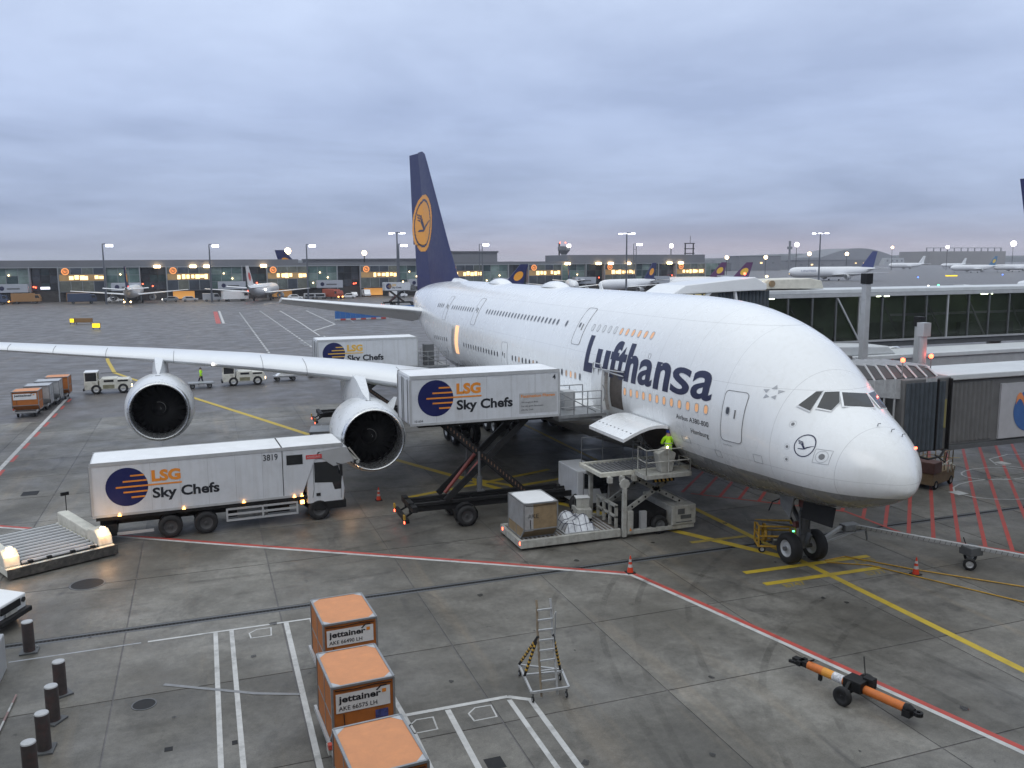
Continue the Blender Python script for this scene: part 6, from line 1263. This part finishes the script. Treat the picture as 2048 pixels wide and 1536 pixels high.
for lb, loc, rz, kd, cl, lt in (('dark low truck with white load left of the end-on airliner', (-35, 303), R(10), 'truck', vb, None), ('white car behind the dark low truck at the pier', (-26, 308), R(5), 'car', vw, warml),
        ('ochre service truck under the pier at the far left', (-52, 312), R(0), 'truck', vo, None), ('silver car with white tail below the second light mast', (-3, 304), R(2), 'car', lgrey, None), ('white van below the second light mast', (4, 302), R(0), 'van', lgrey, None), ('grey car right of the end-on airliner tail', (-9, 305), R(180), 'car', grey, whl),
        ('white stairs truck beside the red-finned airliner', (11, 299), R(15), 'truck', vw, None), ('white pickup right of the red-finned airliner', (30.5, 301), R(0), 'car', vw, None), ('grey baggage cart next to the white pickup', (35.5, 303), R(0), 'cart', lgrey, None), ('grey baggage cart third in its train, near the lit truck', (39, 303), R(0), 'cart', lgrey, None), ('red service truck with glowing lamps before the pier', (43.5, 303), R(-60), 'truck', mat('truck_red', (.3, .06, .03), .5), amber),
        ('white estate car in front of the dark gate', (49, 304), R(170), 'car', vw, None), ('small white car parked inside the lit gate bay', (53, 316), R(-90), 'car', vw, None), ('small white van parked in the brown gate bay', (57.5, 316), R(-90), 'van', vw, None), ('white van with blue windows driving right of the gate', (66.5, 303), R(0), 'van', vw, None), ('dark service truck at the pier below the red lamps', (-61, 311), R(0), 'truck', vb, amber)):
    car(lb, (*loc, 0), rz, kd, cl, lt, 1.15)
# ---------------------------------------------------------------- middle-distance ramp equipment
def cargo_tractor(label, loc, rz, drv=False):
    t = thing('cargo_tractor', label, 'tractor', loc, rz, 'white cargo tractors')
    MB().prism([(0, .42), (.0, 1.15), (.05, 1.25), (1.15, 1.25), (1.2, .42)], 'y', -.9, .9).build('cab_base', gse, t, bevel=.04)
    q = MB()
    for x in (.06, 1.12):
        for y in (-.84, .84): q.bar((x, y, 1.25), (x, y, 2.05), .08)
    q.build('cab_pillar', gse, t); MB().box(0, 1.2, -.88, .88, 2.05, 2.15).build('cab_roof', white, t, bevel=.03); MB().box(.1, 1.1, -.86, .86, 1.25, 2.05).build('cab_glass', glass, t)
    MB().prism([(1.3, .42), (4.1, .42), (4.1, 1.1), (3.9, 1.35), (2.9, 1.35), (2.8, 1.45), (1.5, 1.45), (1.3, 1.3)], 'y', -.9, .9).build('engine_body', gse, t, bevel=.04)
    MB().box(1.7, 2.55, -.915, -.9, 1.12, 1.32).build('vent', dark, t); MB().box(2.9, 3.8, -.915, -.9, 1.12, 1.28).build('vent', dark, t); MB().box(1.6, 2.6, -.912, -.9, .5, .85).build('stained_panel', mat('stained_olive', (.20, .19, .12), .6, var=.3), t)
    for x in (1.0, 3.35):
        for sg in (-1, 1): wheel(t, (x, sg*.8, .46), .46, .3, (0, 1, 0), lgrey, n=18)
    MB().box(-.15, 0, -.9, .9, .35, .55).build('bumper', dark, t); MB().box(4.1, 4.16, -.8, -.6, .6, .8).build('tail_lamp', warml, t); MB().bar((1.4, 0, 1.9), (4.0, 0, 1.95), .05).build('hose_boom', dgrey, t)
    if drv: MB().sph((.62, -.3, 1.5), .22, 8, (1, 1, 1.3)).build('driver_jacket', hivis, t)
    return t
cargo_tractor('white cargo tractor standing left of the outboard engine', (-10.75, 90.6, 0), R(1)); cargo_tractor('white cargo tractor with driver between the two engines', (1.75, 91.4, 0), R(1), True)
def flat_cart(label, x, y, rz, load=None):
    t = thing('flat_cart', label, 'cart', (x, y, 0), rz, 'flat carts behind the engines'); MB().box(-1.2, 1.2, -.7, .7, .42, .55).build('deck', grey, t)
    for a in (-.8, .8):
        for b in (-.6, .6): wheel(t, (a, b, .25), .25, .16, (0, 1, 0), dgrey, n=12)
    MB().bar((1.2, 0, .45), (2.0, 0, .4), .07).build('drawbar', lgrey, t)
    if load: MB().prism([(-.9, .55), (.9, .55), (.7, .95), (-.2, 1.05)], 'y', -.55, .55).build('load', load, t)
flat_cart('empty flat cart in front of the worker in hi-vis', -.35, 90.6, R(2)); flat_cart('flat cart with pale load right of the tractor with driver', 8.0, 93, R(4), white); flat_cart('flat cart under the wing near the inboard engine', 11.8, 95, R(4), gpy); flat_cart('dark cart half hidden behind the inboard engine', 7.6, 61.5, R(80), None)
person('person in hi-vis jacket walking by the empty flat cart', (-.3, 92.6, 0), R(-120), 'walk', black); person('person in hi-vis vest bending under the wing behind the inboard engine', (11.2, 61.5, 0), R(80), 'walk', black)
for i, (y, sm, tm, lb, sg) in enumerate(((79.2, uldo, uldt, 'orange container with white sign at the front of the far left row', True), (82.4, ulds, ulds, 'silver container second in the far left row', False), (85.3, ulds, ulds, 'silver container third in the far left row', False), (88.2, uldo, uldt, 'orange container last in the far left row', False))):
    ake('cargo_container', lb, (-13.75+i*.35, y, .5), R(90) if 0 else R(0), sm, tm, None, sg, 'far left container row').scale = (1.25, 1, 1); dup(first_d, (-13.75+i*.35, y, 0), 0, 'container dolly under the '+lb.split(' with')[0].replace(' in the', ' of the'))
# airport signs and lights
def apsign(label, x, y, w_, lit, brown=None):
    t = thing('taxiway_sign', label, 'sign', (x, y, 0), R(-15), 'yellow taxiway signs'); MB().box(-w_/2, w_/2, -.12, .12, .3, 1.2).build('sign_box', brown or dark, t); MB().box(-w_/2+.05, w_/2-.05, -.14, -.12, .36, 1.14).build('sign_face', lit, t)
    for a in (-.4, .4): MB().box(a*w_-.05, a*w_+.05, -.05, .05, 0, .3).build('foot', dark, t)
ysg = emis('sign_yellow', (1, .72, .02), 1.3); bsg = mat('sign_brown', (.25, .14, .05), .6)
apsign('long brown taxiway sign beyond the left wing', -23.0, 199, 3.6, bsg, bsg); apsign('small yellow lit square at the end of the brown sign', -25.2, 199.4, .9, ysg); apsign('yellow lit taxiway sign just below the brown sign', -18.8, 181, 1.5, ysg, bsg)
apsign('yellow lit sign left of the wide-body airliner, nearer pane', 258, 330, 4.0, ysg); apsign('yellow lit sign on the far right field', 500, 470, 9, ysg)
for i, (x, y, m_, lb) in enumerate(((262, 352, greenl, 'green taxi light first of the short green row'), (268, 356, greenl, 'green taxi light second of the short green row'), (274, 360, greenl, 'green taxi light third of the short green row'), (280, 364, greenl, 'green taxi light fourth of the short green row'), (312, 300, greenl, 'bright green taxi light behind the glazed bridge'), (285, 283, whl, 'white taxi light left of the bright green light'), (298, 292, whl, 'white taxi light next to the bright green light'), (440, 440, bluel, 'blue taxi light left of the far yellow sign'), (560, 480, bluel, 'blue taxi light right of the far yellow sign'))):
    t = thing('taxiway_light', lb, 'light', (x, y, 0), 0, 'taxiway lights'); MB().cyl((0, 0, 0), (0, 0, .5), .15, n=8).build('stem', dark, t); MB().sph((0, 0, .75), .42, 8).build('lens', m_, t)
# blue hoarding on red and white barriers
HB = thing('site_hoarding', 'blue construction hoarding on a red and white barrier base under the tailplane', 'barrier', (27.2, 187.4, 0), R(8))
for k in range(10):
    MB().box(k*1.15, k*1.15+1.1, -.05, .05, .35, 2.0).build('panel', mat('hoarding_blue', (.03, .13, .36), .5, var=.15), HB); MB().box(k*1.15, k*1.15+1.12, -.2, .2, 0, .34).build('barrier_block', pr if k % 2 else pw, HB)
HB2 = dup(HB, (44, 205, 0), R(8), 'blue construction hoarding left of the airliner tail beyond the far catering truck')
# the terminal hall whose upper window the view is taken from, behind the camera
TH = thing('terminal_hall', 'terminal hall with dark glass front that the view looks out from', 'building', (0, 0, 0)); hallg = mat('hall_glass', (.05, .055, .06), .3, var=.1)
MB().box(-70, 120, -42, -2.4, 0, 19).build('hall_body', dgrey, TH); MB().box(-70, 120, -2.4, -1.0, 16.5, 19).build('eaves', dgrey, TH)
for k in range(38): MB().box(-69.8+k*5, -65.2+k*5, -2.39, -2.30, .4, 16.2).build('glass_bay', hallg, TH)
# towers, halls, forest
hzm = mat('far_building', (.16, .165, .18), .7, var=.15, scale=.05); hzd = mat('far_building_dark', (.09, .095, .11), .7, var=.2, scale=.05)
CT = thing('watch_tower', 'slim watch tower with red lamps behind the pier', 'tower', (181, 420, 0)); MB().cyl((0, 0, 0), (0, 0, 17), 1.4, n=14).build('shaft', lgrey, CT); MB().lathe([(16, 1.4), (18.2, 3.2), (20, 3.2), (20.4, 2.6)], (0, 0, 0), (0, 0, 1), 16, True).build('cabin', hzm, CT)
MB().box(-3, -2.4, -.3, .3, 0, 22).build('antenna_mast', dark, CT); MB().box(.5, 2.4, -3.4, -3.2, 19.9, 21.2).build('floodlight', whl, CT)
for a in (-2.7, .4): MB().sph((a, -1, 22.1), .35, 6).build('obstacle_lamp', redl, CT)
RF = thing('radar_frame', 'square lattice frame on the taller pier roof', 'tower', (201.5, 330, 0))
for x in (-2, 2): MB().bar((x, 0, 13), (x, 0, 19.8), .4).build('leg', dark, RF)
for z_ in (15.5, 17.5, 19.8): MB().bar((-2.4, 0, z_), (2.6, 0, z_), .35).build('cross_bar', dark, RF)
MB().bar((.4, 0, 19.8), (.4, 0, 23), .15).build('antenna', dark, RF); MB().box(-3.5, 3.5, -2, 6, 0, 14.6).build('base_block', hzd, RF)
RT = thing('radio_tower', 'distant thin radio tower left of the arched hangar', 'tower', (693, 900, 0)); MB().cyl((0, 0, 0), (0, 0, 30), 1.6, 1.2, 8).build('shaft', hzm, RT); MB().cyl((0, 0, 26), (0, 0, 29), 3.2, n=10).build('gallery', hzm, RT); MB().cyl((0, 0, 30), (0, 0, 36), 1.4, n=8).build('head', hzm, RT)
HG = thing('hangar', 'large arched hangar on the horizon at the right', 'building', (1335, 1500, 0)); q = MB(); q.prism([(-100, 0), (-100, 18)]+[(-100+200*i/16, 18+19*math.sin(math.pi*i/16)) for i in range(1, 16)]+[(100, 18), (100, 0)], 'y', 0, 90); q.build('hall', hzm, HG)
MB().prism([(52, 0), (112, 0), (108, 16), (62, 16)], 'y', -14, 0).build('annex', mat('annex_pale', (.36, .37, .38), .6), HG)
for k in range(4): MB().box(62+k*13, 66+k*13, -14.3, -14, 8, 12).build('annex_window', hzd, HG)
SH = thing('scaffolded_hall', 'wide boxy hall with roof scaffold on the right horizon', 'building', (1640, 1500, 0)); MB().box(-110, 115, 0, 90, 0, 30).build('hall', mat('hall_brown', (.17, .155, .14), .7, var=.2, scale=.02), SH)
for k in range(12): MB().box(-120+k*20, -118.5+k*20, 0, 2, 30, 38).build('scaffold_post', hzd, SH)
MB().box(-120, 102, 0, 2, 37, 38.2).build('scaffold_rail', hzd, SH)
blds = [(560, 880, 70, 20, 9, 'long low lit building right of the pier end'), (650, 900, 60, 24, 17, 'flat dark building behind the lit low building'), (470, 760, 60, 16, 6, 'low shed row nearest the pier end'), (770, 960, 120, 30, 11, 'low brown terminal row left of the arched hangar'), (1020, 1200, 140, 40, 12, 'long grey shed in front of the arched hangar'), (132, 420, 24, 14, 17, 'orange-lit block with round tank behind the pier'), (105, 520, 90, 20, 14, 'low grey block behind the pier left of the orange-lit block')]
for i, (x, y, w_, d, h, lb) in enumerate(blds):
    t = thing('distant_building', lb, 'building', (x, y, 0)); MB().box(-w_/2, w_/2, 0, d, 0, h).build('wall', hzm if i % 2 else hzd, t); MB().box(-w_/2-.5, w_/2+.5, -.5, d+.5, h, h+.8).build('roof', hzd, t)
    n = max(3, int(w_/9))
    for k in range(n):
        if (k+i) % 2 == 0: MB().box(-w_/2+4+k*(w_-8)/n, -w_/2+7.2+k*(w_-8)/n, -.35, -.1, h*.5, h*.5+1.6).build('window', litp if random.random() < .35 else hzd, t)
MB().cyl((-13.5, 4, 0), (-13.5, 4, 18), 2.6, n=14).build('tank', hzm, [o for o in C.objects if o.get('label', '').startswith('orange-lit block')][0])
for i, (x, y, h, s_, lb) in enumerate(((395, 640, 15, 1.6, 'warm street lamp right of the pier end, first in line'), (428, 640, 15, 1.6, 'warm street lamp right of the pier end, second in line'), (475, 650, 15, 1.6, 'warm street lamp right of the pier end, third in line'), (530, 660, 18, 1.7, 'warm street lamp beside the radio tower'), (500, 640, 26, 2.0, 'tall white floodlight above the street lamps'), (590, 680, 18, 1.7, 'warm street lamp behind the right light mast'), (900, 760, 30, 3.2, 'big white floodlight before the scaffolded hall'), (800, 760, 26, 1.8, 'orange lamp left of the big white floodlight'), (740, 780, 26, 1.5, 'small orange lamp over the dark forest edge'), (40, 420, 18, 1.5, 'large warm glowing lamp right of the brightest mast'), (76, 420, 17, 1.2, 'warm glowing lamp left of the four-armed mast by the tail'), (245, 420, 20.5, 1.1, 'white lamp above the taller pier roof'))):
    t = thing('street_lamp', lb, 'lamp', (x, y, 0), 0, 'distant lamps'); MB().cyl((0, 0, 0), (0, 0, h), .25, n=6).build('pole', dark, t); MB().sph((0, -.3, h), s_, 10).build('globe', whl if 'white' in lb else warml, t)
q = MB(); xs = np.arange(-2600, 4600, 14); rr = random.Random(3); A = []; B_ = []; Cc = []; D_ = []
for x in xs:
    h = 15+6*math.sin(x*.004)+rr.uniform(-3, 4)+(12 if x > 1900 else 0); yb = 2700-(max(0, x-1500))*.25; A.append((x, yb, -1)); B_.append((x+rr.uniform(-4, 4), yb+rr.uniform(0, 6), h*.8)); Cc.append((x, yb+14+rr.uniform(-5, 5), h)); D_.append((x, yb+260, h*.9))
q.grid([A, B_, Cc, D_]); tag(q.build('forest', mat('forest_green', (.03, .04, .035), .9, var=.4, scale=.05)), 'low dark forest along the whole horizon', 'forest', kind='stuff')

# ---------------------------------------------------------------- damp morning air
hzb = MB().box(-6000, 6000, -500, 7600, -2, 62).build('haze', mat('air', (.5, .5, .5), var=0)); tag(hzb, 'thin damp morning haze filling the air over the airfield', 'haze', kind='stuff')
hm = bpy.data.materials.new('haze_volume'); hm.use_nodes = True; hm.node_tree.nodes.clear(); pv = hm.node_tree.nodes.new('ShaderNodeVolumePrincipled'); pv.inputs['Color'].default_value = (.86, .88, .95, 1); pv.inputs['Density'].default_value = .00018
ho = hm.node_tree.nodes.new('ShaderNodeOutputMaterial'); hm.node_tree.links.new(pv.outputs[0], ho.inputs['Volume']); hzb.data.materials.clear(); hzb.data.materials.append(hm)
